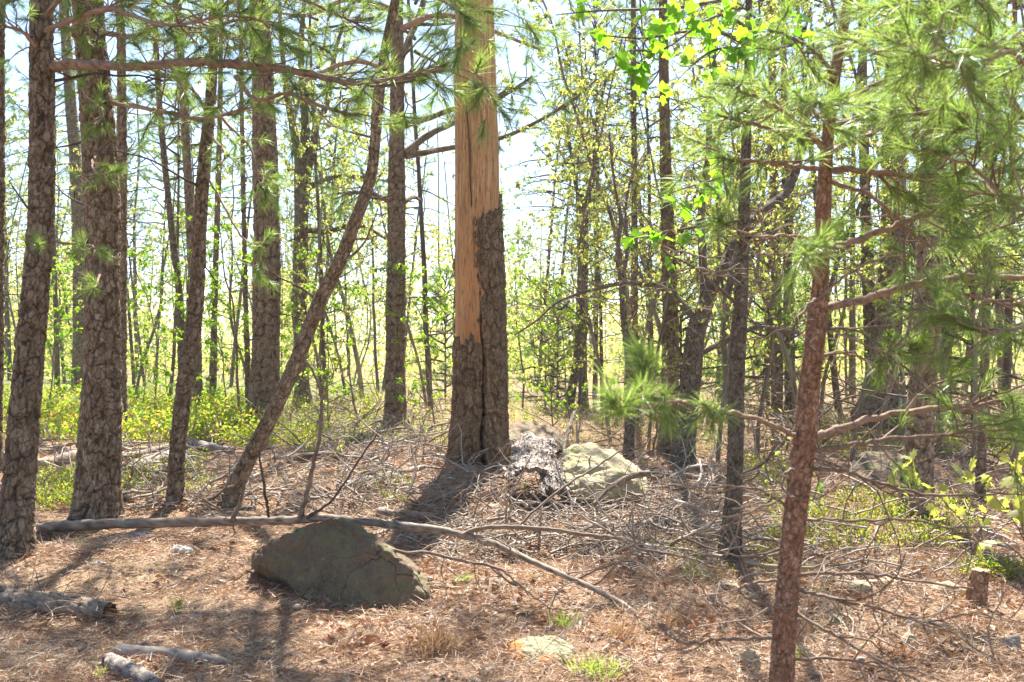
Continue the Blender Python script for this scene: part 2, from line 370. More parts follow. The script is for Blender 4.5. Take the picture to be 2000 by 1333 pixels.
build_ground()

# ------------------------------------------------------------------ bark
def _hash(a, b, s):
    x = np.sin(a * 127.1 + b * 311.7 + s * 74.7) * 43758.5453; return x - np.floor(x)
def vor(u, v, nu, seed):
    """cell pattern that closes round a trunk: two nearest distances, a random value per cell, height within the cell"""
    iu = np.floor(u); iv = np.floor(v); d1 = np.full(u.shape, 9.0); d2 = d1.copy(); cid = np.zeros(u.shape); dv = cid.copy()
    for a in (-1, 0, 1):
        for b in (-1, 0, 1):
            cu, cv = iu + a, iv + b; w = np.mod(cu, nu)
            jx = cu + .1 + .8 * _hash(w, cv, seed); jy = cv + .05 + .9 * _hash(w, cv, seed + 3)
            d = np.maximum(np.abs(u - jx) * .95, np.abs(v - jy)) * .6 + .4 * np.hypot(u - jx, v - jy)
            h = _hash(w, cv, seed + 7); nr = d < d1
            d2 = np.where(nr, d1, np.minimum(d2, d)); cid = np.where(nr, h, cid); dv = np.where(nr, v - jy, dv); d1 = np.where(nr, d, d1)
    return d1, d2, cid, dv
def vnoise(u, v, nu, seed):
    iu = np.floor(u); iv = np.floor(v); fu = u - iu; fv = v - iv; fu = fu * fu * (3 - 2 * fu); fv = fv * fv * (3 - 2 * fv)
    H = lambda a, b: _hash(np.mod(a, nu), b, seed)
    return (H(iu, iv) * (1 - fu) + H(iu + 1, iv) * fu) * (1 - fv) + (H(iu, iv + 1) * (1 - fu) + H(iu + 1, iv + 1) * fu) * fv - .5
def trunk_grid(P, R, ds, dth, top_fine=None):
    """rows along the trunk (finer below top_fine), columns round it"""
    P = np.asarray(P, float); R = np.asarray(R, float)
    Ps, Rs = smoothpts(P, R, 8)
    s = np.concatenate([[0], np.cumsum(np.linalg.norm(np.diff(Ps, axis=0), axis=1))])
    if top_fine is None: rows = np.arange(0, s[-1], ds)
    else:
        k = min(np.interp(top_fine, Ps[:, 2], s), s[-1]); rows = np.concatenate([np.arange(0, k, ds), np.linspace(k, s[-1], max(4, int((s[-1] - k) / .25)))])
    rows = np.concatenate([rows[rows < s[-1] - 1e-4], [s[-1]]])
    Q = np.stack([np.interp(rows, s, Ps[:, i]) for i in range(3)], -1); rad = np.interp(rows, s, Rs)
    T = norm(np.gradient(Q, rows, axis=0)); U = norm(np.array([1., 0, 0]) - T * T[:, :1]); V = np.cross(T, U)
    nth = max(10, int(2 * PI * R.mean() / dth)); th = np.arange(nth) * 2 * PI / nth - PI
    D = np.sin(th)[None, :, None] * U[:, None] - np.cos(th)[None, :, None] * V[:, None]
    return Q, rad, rows, th, D
def gridfaces(n, k, keep=None):
    i = np.arange(n - 1)[:, None] * k; j = np.arange(k)[None]; j2 = (j + 1) % k
    Fq = np.stack([i + j, i + j2, i + k + j2, i + k + j], -1)
    return Fq.reshape(-1, 4) if keep is None else Fq[keep]
def relief(s, th, r, cu, cv, seed):
    nu = max(4, round(2 * PI * r / cu))
    u = (th[None] + PI) / (2 * PI) * nu + 0 * s[:, None]; v = s[:, None] / cv + 0 * th[None]
    n1 = vnoise(u, v * 1.3, nu, seed + 1); n2 = vnoise(u * 3, v * 3.3, nu * 3, seed + 2); n3 = vnoise(u * 8, v * 8, nu * 8, seed + 4); n4 = vnoise(u + .5, v * 1.1 + 9, nu, seed + 6)
    uu = u + .55 * n1 + .30 * n2 + .14 * n3; vv = v + .6 * n4 + .40 * n2 - .16 * n3
    d1, d2, cid, dv = vor(uu, vv, nu, seed)
    e1, e2, c2, ev = vor(uu * 2 + .3, vv * 1.9, nu * 2, seed + 11)
    g1, g2, c3, gv = vor(uu * 5 + .7, vv * 3.1, nu * 5, seed + 17)
    crack = (1 - ss((d2 - d1) / (.20 + .12 * n2))) * np.clip(.9 + 1.1 * n4, .45, 1)
    fine = (1 - ss((e2 - e1) / .16)) * np.clip(.55 + 1.4 * n1, 0, 1)
    h = .5 + .45 * cid - 1.0 * crack - .45 * fine + .30 * c2 - .45 * dv - .35 * ev + .22 * c3 - .18 * gv + .35 * n3
    return h, np.clip(crack * 1.0 + fine * .4 + .25 * (n3 + .1) - .12 * ev, 0, .95), np.clip(cid * .4 + c2 * .35 + c3 * .45 - .1, 0, 1)
def bark_trunk(P, R, seed, ds=.014, dth=.014, depth=.018, cu=.06, cv=.15, flare=.35, top_fine=None, mat='pine', ridge=0):
    Q, rad, s, th, D = trunk_grid(P, R, ds, dth, top_fine)
    h, ck, cid = relief(s, th, float(np.mean(R)), cu, cv, seed)
    lob = 1 + .35 * np.sin(th * 4 + seed) + .2 * np.sin(th * 7 + seed * 3)
    fl = 1 + flare * np.exp(-np.maximum(s - .25, 0)[:, None] / .16) * lob[None]
    wob = 1 + .03 * np.sin(s * 3.1 + seed)[:, None] + .03 * np.sin(th * 2 + s[:, None] * 1.1 + seed)
    dep = depth * np.clip(rad / R[0] * 1.15, .35, 1.0)[:, None]
    rr = rad[:, None] * fl * wob + dep * (h - 1.05)
    mb = MB(); X = Q[:, None] + rr[..., None] * D
    mb.add(X.reshape(-1, 3), gridfaces(*h.shape), cid.ravel(), ck.ravel())
    return mb
def pxtrunk(pts, Y, Htop=None, rtop=.25, lean=None):
    """pts: (px, py, width px) from the base up, at depth Y -> world points and radii, carried on up to Htop"""
    P = [W(x, y, Y) for x, y, w in pts]; R = [w / F * Y / 2 for x, y, w in pts]
    b = P[0].copy(); b[2] -= .3; P.insert(0, b); R.insert(0, R[0])
    if Htop:
        d = norm(P[-1] - P[-3]); d = norm(d * .5 + np.array([0, 0, 1.])); r0 = R[-1]; z0 = P[-1][2]; n = 4
        for i in range(1, n + 1):
            P.append(P[-1] + d * (Htop - z0) / n); R.append(r0 * (1 - (1 - rtop) * i / n)); d = norm(d + np.array([0, 0, .4]))
    return np.array(P), np.array(R)

# ------------------------------------------------------------------ crowns
def pine_crown(seed, H=6.0, nb=30, L0=2.4, ntuft=9, nn=46, nl=.15, nw=.004, lowthin=.45, fine=True):
    """branches with brushes of needles, from z = 0 up to H round a vertical axis"""
    rng = np.random.default_rng(seed); mb = MB()
    for i in range(nb):
        f = (i + rng.random() * .8) / nb; z = f * H
        L = L0 * (1 - f) ** .75 * rng.uniform(.6, 1.15) * (1 if f > .15 else rng.uniform(.5, 1)) + .35
        az = i * 2.4 + rng.uniform(-.5, .5); up = .05 + .75 * f
        P = wander((0, 0, z), (math.cos(az), math.sin(az), up), L, 6, rng, .13, .03 if f > .3 else -.02)
        tube(mb, P, np.linspace(.022 + .016 * (1 - f), .006, 7), 5, rng.random(), 0, cap=False)
        dens = ntuft if f > .2 else max(2, int(ntuft * lowthin))
        for j in range(dens):
            t = rng.uniform(.35, 1.0); k = t * 6; q = P[int(min(k, 5))] * (1 - k % 1) + P[int(min(k, 5)) + 1] * (k % 1) if k < 6 else P[6]
            d = norm(norm(P[6] - P[0]) + rdir(rng, .6) * .9); l = rng.uniform(.18, .55) * (1.25 - t)
            T = wander(q, d, l + .1, 3, rng, .2, .03)
            tube(mb, T, np.linspace(.007, .004, 4), 3, rng.random(), 0, cap=False)
            tuft(mb, T[-1], T[-1] - T[-2], nn, nl, nw, rng, 1, .14, two=False)
            if fine: tuft(mb, T[-2], T[-1] - T[-2] + rdir(rng) * .1, nn // 2, nl, nw, rng, 1, .12, two=False)
        tuft(mb, P[-1], P[-1] - P[-2], nn, nl, nw, rng, 1, .15, two=False)
    return mb
def leafy_crown(seed, H=5.0, r=.05, nb=16, spread=1.5, nleaf=14, leaf=.06, z0=.2, lean=.06, crook=.11, up=.5, mats=0):
    """trunk mesh and crown mesh (limbs, twigs, leaves) of a slender broadleaved tree"""
    rng = np.random.default_rng(seed); tb, cb = MB(), MB()
    P = wander((0, 0, -.2), (rng.uniform(-lean, lean), rng.uniform(-lean, lean), 1), H, 12, rng, crook, .12)
    tube(tb, *smoothpts(P, np.linspace(r, r * .18, 13) * (1 + .05 * rng.standard_normal(13)), 3), 9, .5, 0, .07, rng, cap=False)
    for i in range(nb):
        f = z0 + (1 - z0) * (i + rng.random()) / nb; k = min(f * 12, 11.99); q = P[int(k)] * (1 - k % 1) + P[int(k) + 1] * (k % 1)
        az = i * 2.4 + rng.uniform(-.7, .7); L = spread * (1.15 - f) * rng.uniform(.5, 1.2) + .3
        B = wander(q, (math.cos(az), math.sin(az), up * rng.uniform(.2, 1.6)), L, 6, rng, .24, .03)
        tube(cb, *smoothpts(B, np.linspace(max(r * .35 * (1.1 - f), .007), .004, 7), 2), 5, rng.random(), 0, cap=False)
        for j in range(rng.integers(4, 7)):
            k = rng.uniform(1.2, 5.99); q2 = B[int(k)] * (1 - k % 1) + B[int(k) + 1] * (k % 1)
            T = wander(q2, norm(B[-1] - B[0]) * .6 + rdir(rng, .7), L * rng.uniform(.2, .5), 4, rng, .3, .02)
            tube(cb, T, np.linspace(.0055, .0025, 5), 3, rng.random(), 0, cap=False)
            n = max(0, int(rng.normal(nleaf, nleaf * .4)))
            if n:
                nc = max(1, n // 6); kk = rng.uniform(1.2, 4, nc)[rng.integers(0, nc, n)]; ki = np.minimum(kk.astype(int), 3); fr = (kk - ki)[:, None]
                O = T[ki] * (1 - fr) + T[ki + 1] * fr + rng.standard_normal((n, 3)) * .016
                D = norm(rng.standard_normal((n, 3)) + np.array([0, 0, -.9]))
                leaves(cb, O, D, leaf * rng.uniform(.5, 1.3, n), rng, 1)
    return tb, cb
crown_mats = [M['dark_twig'], M['needle_far']]
CR = [pine_crown(s, H, nb, L0, nt, nn, .17, .0055, lt).mesh('pine_crown', crown_mats, False) for s, H, nb, L0, nt, nn, lt in
      [(1, 6.5, 32, 2.3, 9, 40, .5), (2, 5.5, 26, 1.9, 8, 38, .5), (3, 7.5, 34, 2.6, 9, 40, .4), (4, 5.0, 22, 1.5, 8, 36, .7)]]

def dead_branch(parent, p, d, L, r, rng, mat='dark_twig', name='dead_branch'):
    mb = MB(); P = wander(p, d, L, 6, rng, .14, -.01)
    tube(mb, *smoothpts(P, np.linspace(r, r * .3, 7), 2), 6, rng.random(), 0, .06, rng)
    for j in range(rng.integers(2, 5)):
        k = rng.uniform(1.5, 5.9); q = P[int(k)] * (1 - k % 1) + P[int(k) + 1] * (k % 1)
        T = wander(q, norm(P[-1] - P[0]) + rdir(rng) * .8, L * rng.uniform(.15, .4), 4, rng, .25)
        tube(mb, T, np.linspace(r * .4, .0015, 5), 4, rng.random(), 0, cap=False)
    return link(name, mb.mesh(name, M[mat]), parent)

def px_pine(pts, Y, label, seed, H=11, crown=0, crown_at=None, fine=True, cu=.072, cv=.15, depth=.016, res=.0125, dead=4, name='pine_tree', mat='pine', flare=.35, cs=1.0, crz=None):
    P, R = pxtrunk(pts, Y, H); base = P[1].copy()
    rng = np.random.default_rng(seed * 13 + 1)
    gz = float(ground(base[0], base[1])); base[2] = gz
    root = thing(name, base, label, 'tree')
    ztop = CAMZ + HY / F * Y + .3
    mb = bark_trunk(P - base, R, seed, res, res, depth, cu, cv, flare, ztop - gz, mat)
    link('trunk', mb.mesh('trunk', M[mat]), root)
    if crown is not None:
        z = crown_at if crown_at is not None else ztop - .4
        x = np.interp(z, P[:, 2], P[:, 0]) - base[0]; y = np.interp(z, P[:, 2], P[:, 1]) - base[1]
        tx = P[-1][0] - base[0]; hc = CR[crown].vertices
        o = link('crown', CR[crown], root, (x, y, z - gz), (0, 0, rng.uniform(0, 6) if crz is None else crz), cs)
        s = (P[-1][2] - z) / {0: 6.5, 1: 5.5, 2: 7.5, 3: 5.0}[crown]; o.scale = (cs, cs, max(s, .5))
        if cs > 1.2:
            shade_crown = link('crown', CR[crown], root, (x, y, z - gz + .15), (0, 0, o.rotation_euler.z + 1.3), cs); shade_crown.scale = (cs * 1.05, cs * 1.05, max(s, .5))  # extra turned copy of the crown, added to thicken shade on the foreground
    for i in range(dead):
        z = rng.uniform(1.8, ztop - .2); x = np.interp(z, P[:, 2], P[:, 0]); az = rng.uniform(0, 2 * PI)
        r = np.interp(z, P[:, 2], R)
        d = np.array([math.cos(az), math.sin(az), rng.uniform(-.1, .35)])
        p = np.array([x, Y, z]) - base + d * r * .6
        dead_branch(root, p, d, rng.uniform(.3, 1.1), .009 + .004 * rng.random(), rng)
    return root, base

# ------------------------------------------------------------------ the near pines, left to right
YT = {}
def base_depth(px, py): return float(G(px, py)[1])
px_pine([(-14, 925, 36), (-12, 700, 34), (-8, 450, 32), (-6, 280, 30), (-4, 0, 26)], base_depth(-10, 925), 'dark pine trunk cut by the left edge of the view', 21, 11, 1, dead=2)
T2, b2 = px_pine([(30, 1092, 68), (40, 900, 60), (50, 780, 55), (64, 620, 53), (77, 480, 52), (82, 330, 50), (82, 180, 48), (81, 0, 44)], base_depth(32, 1092),
        'rough barked pine with a long crossing bough, nearest trunk on the left', 22, 10.5, 0, crown_at=5.0, dead=3, cs=1.4, res=.0085)
T4, b4 = px_pine([(188, 1015, 88), (193, 900, 80), (199, 750, 72), (200, 550, 69), (199, 400, 68), (191, 250, 66), (183, 150, 63), (172, 0, 57)], base_depth(190, 1015),
        'thickest pine on the left, with flaking plated bark and the fallen pole across its foot', 23, 12, 2, crown_at=5.0, dead=5, cs=1.3, res=.0095)
px_pine([(155, 765, 30), (156, 550, 26), (148, 330, 24), (138, 200, 21), (124, 0, 18)], base_depth(155, 765), 'slim straight pine behind bushes, between the two rough left pines', 24, 17, 1, dead=4, res=.03, cu=.09)
px_pine([(236, 860, 26), (237, 600, 22), (238, 300, 20), (237, 100, 18), (234, 0, 17)], 15.0, 'slim pine mostly hidden behind the thick plated pine, showing on its right side', 25, 12, 3, dead=3, res=.02)
px_pine([(357, 850, 17), (352, 600, 15), (338, 470, 14), (322, 320, 13), (310, 180, 12), (300, 0, 10)], 21, 'thin pine leaning a little left, left of the curved slender pine', 26, 14, 3, dead=5, res=.03)
px_pine([(386, 800, 24), (380, 600, 20), (371, 420, 19), (360, 220, 17), (349, 60, 15), (345, 0, 14)], 20, 'slim pine crossing behind the curved slender pine', 27, 14, 3, dead=4, res=.025)
T8, b8 = px_pine([(343, 985, 33), (347, 880, 32), (360, 760, 31), (378, 640, 31), (386, 540, 30), (391, 430, 28), (400, 310, 25), (411, 200, 22), (417, 100, 19), (416, 0, 18)], base_depth(343, 985),
        'slender curved pine in sun and shade right of the thick plated pine', 28, 9.5, 1, crown_at=4.9, dead=4, cs=1.1, res=.009, cu=.055, cv=.10, depth=.010)
px_pine([(415, 805, 16), (419, 600, 13), (425, 400, 12), (430, 200, 10), (432, 0, 9)], 22, 'thin straight far pine right of the curved slender pine', 29, 14, 3, dead=4, res=.03)
px_pine([(487, 825, 15), (480, 600, 11), (476, 420, 10), (472, 200, 9), (470, 0, 8)], 19, 'very thin dark pine pole beside the foot of the straight middle left pine', 30, 12, None, dead=5, res=.03)
px_pine([(514, 836, 66), (519, 700, 58), (521, 500, 52), (518, 330, 48), (513, 150, 43), (506, 0, 38)], base_depth(514, 836),
        'big straight pine behind the foot of the leaning tree', 31, 15, 0, crown_at=8.2, dead=5, res=.016, cu=.09, cv=.18, depth=.02)
T13, b13 = px_pine([(773, 836, 46), (772, 700, 40), (774, 500, 36), (775, 300, 32), (776, 150, 28), (776, 0, 24)], base_depth(773, 836),
        'straight dark pine with stubs and side limbs, left of the peeled snag', 32, 15, 2, crown_at=7.8, dead=5, res=.016, cu=.08, cv=.16, depth=.017)
px_pine([(1241, 880, 20), (1239, 600, 15), (1239, 400, 13), (1238, 250, 12), (1237, 0, 10)], 20, 'thin straight pine right of the snag, nearly upright', 33, 15, 3, dead=6, res=.03)
px_pine([(1303, 886, 36), (1309, 740, 34), (1309, 600, 31), (1304, 450, 27), (1299, 280, 23), (1296, 100, 19), (1295, 0, 18)], base_depth(1305, 886),
        'straight brown pine right of centre, half behind the near needle tufts', 34, 13, 1, crown_at=8.0, dead=6, res=.018)
px_pine([(1518, 835, 24), (1517, 650, 22), (1514, 450, 19), (1510, 250, 16), (1506, 0, 13)], 20, 'dark pine showing just left of the red barked young pine', 35, 13, 3, dead=5, res=.025)
px_pine([(1544, 800, 22), (1541, 620, 20), (1537, 450, 17), (1532, 250, 14)], 23, 'dark pine half hidden by the red barked young pine', 36, 13, 1, dead=5, res=.03)
px_pine([(1716, 800, 74), (1722, 740, 60), (1738, 600, 52), (1745, 420, 48), (1748, 250, 42), (1750, 0, 36)], 16.5, 'thick dark pine behind the needles, by the far boulder', 37, 14, 2, crown_at=7.6, dead=4, res=.02, depth=.02)
px_pine([(1788, 1008, 64), (1792, 930, 58), (1800, 780, 56), (1812, 600, 54), (1818, 450, 50), (1822, 250, 44), (1824, 0, 38)], base_depth(1788, 1008),
        'thick dark pine in the shade on the right, behind the drooping young oak', 38, 11, 0, crown_at=5.6, dead=5, res=.014)
px_pine([(1915, 978, 22), (1918, 850, 19), (1925, 650, 17), (1930, 400, 15), (1934, 200, 13)], base_depth(1915, 978), 'slim dark pole standing behind the yellow green oak sprigs', 39, 8, 3, dead=4, res=.016, cu=.05, cv=.08, depth=.006)
px_pine([(1712, 850, 30), (1700, 650, 26), (1692, 450, 22), (1686, 200, 18)], 19, 'slim pine behind the lowest boughs of the young pine', 40, 13, 1, dead=4, res=.025)

# limbs of the straight dark pine, going off behind the snag
rng = np.random.default_rng(77)
Y13 = b13[1]
for q in ([(790, 245, 14), (840, 230, 12), (890, 212, 10), (960, 200, 8), (1040, 150, 6)], [(790, 300, 15), (840, 262, 13), (890, 238, 10), (1000, 170, 6)], [(792, 306, 13), (840, 296, 12), (900, 286, 10), (985, 268, 9), (1060, 232, 7), (1120, 195, 6), (1165, 155, 4)],
          [(782, 120, 14), (800, 75, 13), (816, 40, 12), (828, 0, 10), (835, -60, 7)], [(790, 395, 10), (808, 385, 8), (822, 393, 5)], [(765, 395, 12), (740, 384, 10), (715, 377, 8), (660, 378, 5)]):
    mb = MB(); P = np.array([W(x, y, Y13 + .25 * i) for i, (x, y, w) in enumerate(q)]) - b13; R = np.array([w for *_, w in q]) / F * Y13 / 2
    tube(mb, *smoothpts(P, R, 4), 8, .5, 0, .06, rng)
    if len(q) > 3:
        for j in range(26):
            k = rng.uniform(len(q) * .35, len(q) - 1.01); b = P[int(k)] * (1 - k % 1) + P[int(k) + 1] * (k % 1)
            T = wander(b, norm(P[-1] - P[0]) * .6 + rdir(rng), rng.uniform(.2, .9), 4, rng, .2, .02)
            tube(mb, T, np.linspace(.010, .004, 5), 4, rng.random(), 0, cap=False)
            for q2 in (T[-1], T[-2]): tuft(mb, q2, T[-1] - T[-2], 50, .15, .0055, rng, 1, .15, two=False)
    link('branch', mb.mesh('branch', [M['pine'], M['needle_far']], False), T13)

# ------------------------------------------------------------------ leaning tree
def leaning():
    pts = [(442, 990, 44), (466, 935, 41), (492, 885, 40), (520, 832, 40), (543, 785, 39), (566, 735, 38), (586, 688, 37), (606, 635, 35), (624, 590, 34), (645, 548, 33), (662, 515, 33), (680, 470, 31), (694, 432, 30), (712, 385, 28), (726, 335, 27), (733, 270, 25), (738, 200, 24), (748, 130, 22), (760, 60, 21), (772, 0, 20)]
    Y = base_depth(442, 990)
    P = []; R = []
    for i, (x, y, w) in enumerate(pts):
        P.append(W(x, y, Y - .02 * i)); R.append(w * (.80 if i < 16 else .9) / F * Y / 2)
    P = [P[0] - np.array([.1, 0, .25])] + P; R = [R[0]] + R
    d = norm(P[-1] - P[-3])
    for i in range(4): P.append(P[-1] + d * .6); R.append(R[-1] * .75)
    P = np.array(P); R = np.array(R); base = P[1].copy()
    root = thing('leaning_tree', base, 'long bare trunk leaning right across the straight dark pine', 'tree')
    mb = bark_trunk(P - base, R, 51, .010, .010, .008, .055, .12, .1, 9)
    link('trunk', mb.mesh('trunk', M['pine']), root)
    r = np.random.default_rng(3)
    for k, d, L in ((9, (-1, .2, .5), .8), (12, (1, .1, .1), .3), (14, (1, .3, .2), .35), (11, (1, -.2, .4), .7), (16, (-1, .3, .3), .9), (18, (1, .3, .6), .8)):
        dead_branch(root, P[k] - base, np.array(d), L, .014, r, 'pine')
    for rz_, sc_, k_ in ((1, 1.15, 0), (2.7, 1.25, 2), (4.4, 1.0, 1)): link('crown', CR[k_], root, tuple(P[-4] + np.array([0, 0, .25]) - base), (.05, .05, rz_), sc_)  # oversized overlapping crowns above the view, added to shade the left foreground
leaning()

# ------------------------------------------------------------------ the peeled snag
def snag():
    pts = [(935, 906, 112), (936, 860, 104), (937, 800, 100), (938, 700, 96), (936, 600, 93), (934, 500, 90), (932, 420, 87), (931, 300, 85), (928, 150, 82), (927, 0, 74)]
    Y = base_depth(935, 906); P, R = pxtrunk(pts, Y, 9.0, .7)
    base = P[1].copy(); root = thing('dead_snag', base, 'tall dead pine snag, upper trunk peeled to bare orange wood, bark left below', 'tree')
    r = np.random.default_rng(8)
    zpx = lambda py: CAMZ - (py - HY) / F * Y - base[2]
    Pl = P - base; ztop = zpx(0) + .3
    # wood core
    Q, rad, s, th, D = trunk_grid(Pl, R, .020, .0125, ztop); Z = Q[:, 2][:, None] + 0 * th[None]
    a = th[None] + 0 * Z; PY = HY - (Z + base[2] - CAMZ) * F / Y
    groove = .0016 * np.sin(a * 41 + 3 * np.sin(Z * 1.7)) + .0012 * np.sin(a * 97 + Z * 2) + .0015 * np.sin(a * 17 + 2 * np.sin(Z))
    # long split: runs down the bare wood, left of the middle
    ca = np.interp(PY, [180, 210, 260, 320, 380, 420], [-.50, -.45, -.36, -.30, -.25, -.22])
    cw = np.interp(PY, [150, 195, 230, 330, 400, 425], [0, .05, .075, .055, .045, 0])
    split = np.where(cw > .002, 1 - ss(np.abs(a - ca - .02 * np.sin(Z * 9)) / np.maximum(cw, .003)), 0)
    c2 = np.interp(PY, [560, 640, 700, 780, 860, 905], [.06, .10, .17, .15, .12, .16]); w2 = np.interp(PY, [520, 600, 700, 900], [0, .03, .10, .12])
    sp2 = np.where(w2 > .002, 1 - ss(np.abs(a - c2 - .03 * np.sin(Z * 11)) / np.maximum(w2, .004)), 0)
    patch = np.zeros_like(Z)
    for k in range(14):
        ac, zc = r.uniform(-1.4, 1.4), r.uniform(1.5, 4.5)
        patch += .25 * np.exp(-((a - ac) / r.uniform(.03, .1)) ** 2 - ((Z - zc) / r.uniform(.1, .5)) ** 2)
    rr = rad[:, None] * (1 + .008 * np.sin(a * 3 + Z)) + groove - .05 * split - .08 * sp2
    org = ss((PY - 330) / 250) * (.5 + .5 * np.sin(a * 5 + Z * 2) * .5 + .3)
    mb = MB(); mb.add((Q[:, None] + rr[..., None] * D).reshape(-1, 3), gridfaces(*Z.shape), org.ravel(), np.clip(split * .95 + sp2 + patch * .5, 0, 1).ravel())
    link('bare_wood', mb.mesh('bare_wood', M['wood']), root)
    # bark shell
    Q, rad, s, th, D = trunk_grid(Pl[Pl[:, 2] < 4.0], R[Pl[:, 2] < 4.0], .0088, .0088, 3.2)
    Z = Q[:, 2][:, None] + 0 * th[None]; a = th[None] + 0 * Z; PY = HY - (Z + base[2] - CAMZ) * F / Y
    jag = .09 * np.sin(Z * 19 + 2 * np.sin(Z * 7)) + .05 * np.sin(Z * 51 + 1) + .04 * np.sin(Z * 9 + 2)
    left = np.interp(PY, [380, 445, 480, 540, 600, 672, 684], [-.16, -.15, -.05, .08, .12, .08, -3.3]) + jag
    left2 = np.interp(PY, [668, 676, 682, 690], [-1.15, -1.15, -2.0, -4])           # far side of the peeled window
    topb = np.interp(a, [-3.1, -.2, 0, .5, 1.0, 1.3, 1.36, 1.57, 1.9, 2.6, 3.1], [470, 442, 436, 424, 418, 412, 386, 384, 400, 440, 470]) + 5 * np.sin(a * 19) + 4 * np.sin(a * 37)
    inside = (PY > topb) & ((a > left) | (a < np.where(PY > 672 + 13 * np.sin(a * 8 + 1) + 8 * np.sin(a * 27) + 5 * np.sin(a * 61), 9, -1.9 + .1 * np.sin(Z * 17)))) 
    inside &= ~((a < -2.6) & (PY < 470))
    h, ck, cid = relief(s, th, .28, .105, .21, 61)
    lob = 1 + .4 * np.sin(th * 4 + 1) + .25 * np.sin(th * 7 + 2)
    fl = 1 + .16 * np.exp(-np.maximum(s - .3, 0)[:, None] / .14) * lob[None]
    seam_c = np.interp(PY, [560, 640, 700, 780, 860, 905], [.06, .10, .17, .15, .12, .16]) + .03 * np.sin(Z * 13) + .015 * np.sin(Z * 41)
    seam_w = np.interp(PY, [560, 640, 720, 800, 905], [.03, .05, .09, .09, .13])
    seam = 1 - ss(np.abs(a - seam_c) / seam_w)
    cave = np.exp(-((a + .12) / .42) ** 2) * ss((PY - 845) / 50)                       # low hollow at the foot
    rr = rad[:, None] * fl + .026 + .024 * (h - .6) - .10 * seam - .05 * cave
    ins = inside.astype(float)
    nb = ins.copy()
    for dy in (-1, 0, 1):
        for dx in (-1, 0, 1): nb = np.maximum(nb, np.roll(np.roll(ins, dy, 0), dx, 1))
    rr = np.where(ins > 0, rr, rad[:, None] * .975)
    k = nb > 0; n, w = Z.shape
    keep = k[:-1] & k[1:] & np.roll(k, -1, 1)[:-1] & np.roll(k, -1, 1)[1:]
    mb = MB(); mb.add((Q[:, None] + rr[..., None] * D).reshape(-1, 3), gridfaces(n, w, keep), cid.ravel(), np.clip(ck * .75 + seam * .9 + cave * .55, 0, 1).ravel())
    me = mb.mesh('bark', M['snagbark']); link('bark', me, root)
M['snagbark'] = bark_mat('snag bark', [(.13, .078, .042), (.25, .165, .095), (.38, .28, .18)], (.035, .018, .010), (.36, .26, .10), scale=26, lic_lo=.66, flake=26, bump=.9)
snag()

# ------------------------------------------------------------------ broadleaved trees with drawn trunks
def px_limbs(root, base, Y, limbs, mat, seed, name='limb', dy=.12):
    r = np.random.default_rng(seed); out = []
    for q in limbs:
        sg = r.choice([-1, 1])
        P = np.array([W(x, y, Y + sg * dy * i) for i, (x, y, w) in enumerate(q)]) - base; R = np.array([w for *_, w in q]) / F * Y / 2
        mb = MB(); Ps, Rs = smoothpts(P, R, 6)
        tube(mb, Ps, Rs, 10, .5, 0, .08, r); link(name, mb.mesh(name, M[mat]), root); out.append((P, R))
    return out
def twigs_leaves(root, limbs, seed, n=26, Lr=(.3, 1.1), nleaf=10, leaf=.05, mat='leaf_y', tmat='twig', name='crown', start=.3):
    r = np.random.default_rng(seed); mb = MB()
    for P, R in limbs:
        for j in range(n):
            k = r.uniform((len(P) - 1) * start, len(P) - 1.01); b = P[int(k)] * (1 - k % 1) + P[int(k) + 1] * (k % 1)
            T = wander(b, rdir(r, .7) + np.array([0, 0, .25]), r.uniform(*Lr), 6, r, .32, .02)
            tube(mb, *smoothpts(T, np.linspace(.009, .003, 7), 2), 4, r.random(), 0, cap=False)
            for jj in range(3):
                U = wander(T[r.integers(2, 6)], rdir(r, .7), r.uniform(.12, .4), 3, r, .35)
                tube(mb, U, np.linspace(.004, .002, 4), 3, r.random(), 0, cap=False)
                m = r.poisson(nleaf)
                if m: leaves(mb, U[r.integers(1, 4, m)] + r.standard_normal((m, 3)) * .04, norm(r.standard_normal((m, 3)) + np.array([0, 0, -1.])), leaf * r.uniform(.5, 1.3, m), r, 1)
    link(name, mb.mesh(name, [M[tmat], M[mat]], False), root)
def px_oak(pts, Y, label, seed, limbs, H=None, mat='oak', cr=.012, leafkw={}, name='oak_tree', res=.014, flare=.3, depth=.010, twig_on_trunk=True):
    P, R = pxtrunk(pts, Y, H, .4); base = P[1].copy(); base[2] = float(ground(base[0], base[1]))
    root = thing(name, base, label, 'tree')
    mb = bark_trunk(P - base, R, seed, res, res, depth, .04, .10, flare); link('trunk', mb.mesh('trunk', M[mat]), root)
    L = px_limbs(root, base, Y, limbs, mat, seed) if limbs else []
    if twig_on_trunk: L = L + [(P[2:] - base, R[2:])]
    twigs_leaves(root, L, seed + 1, **leafkw)
    return root, base
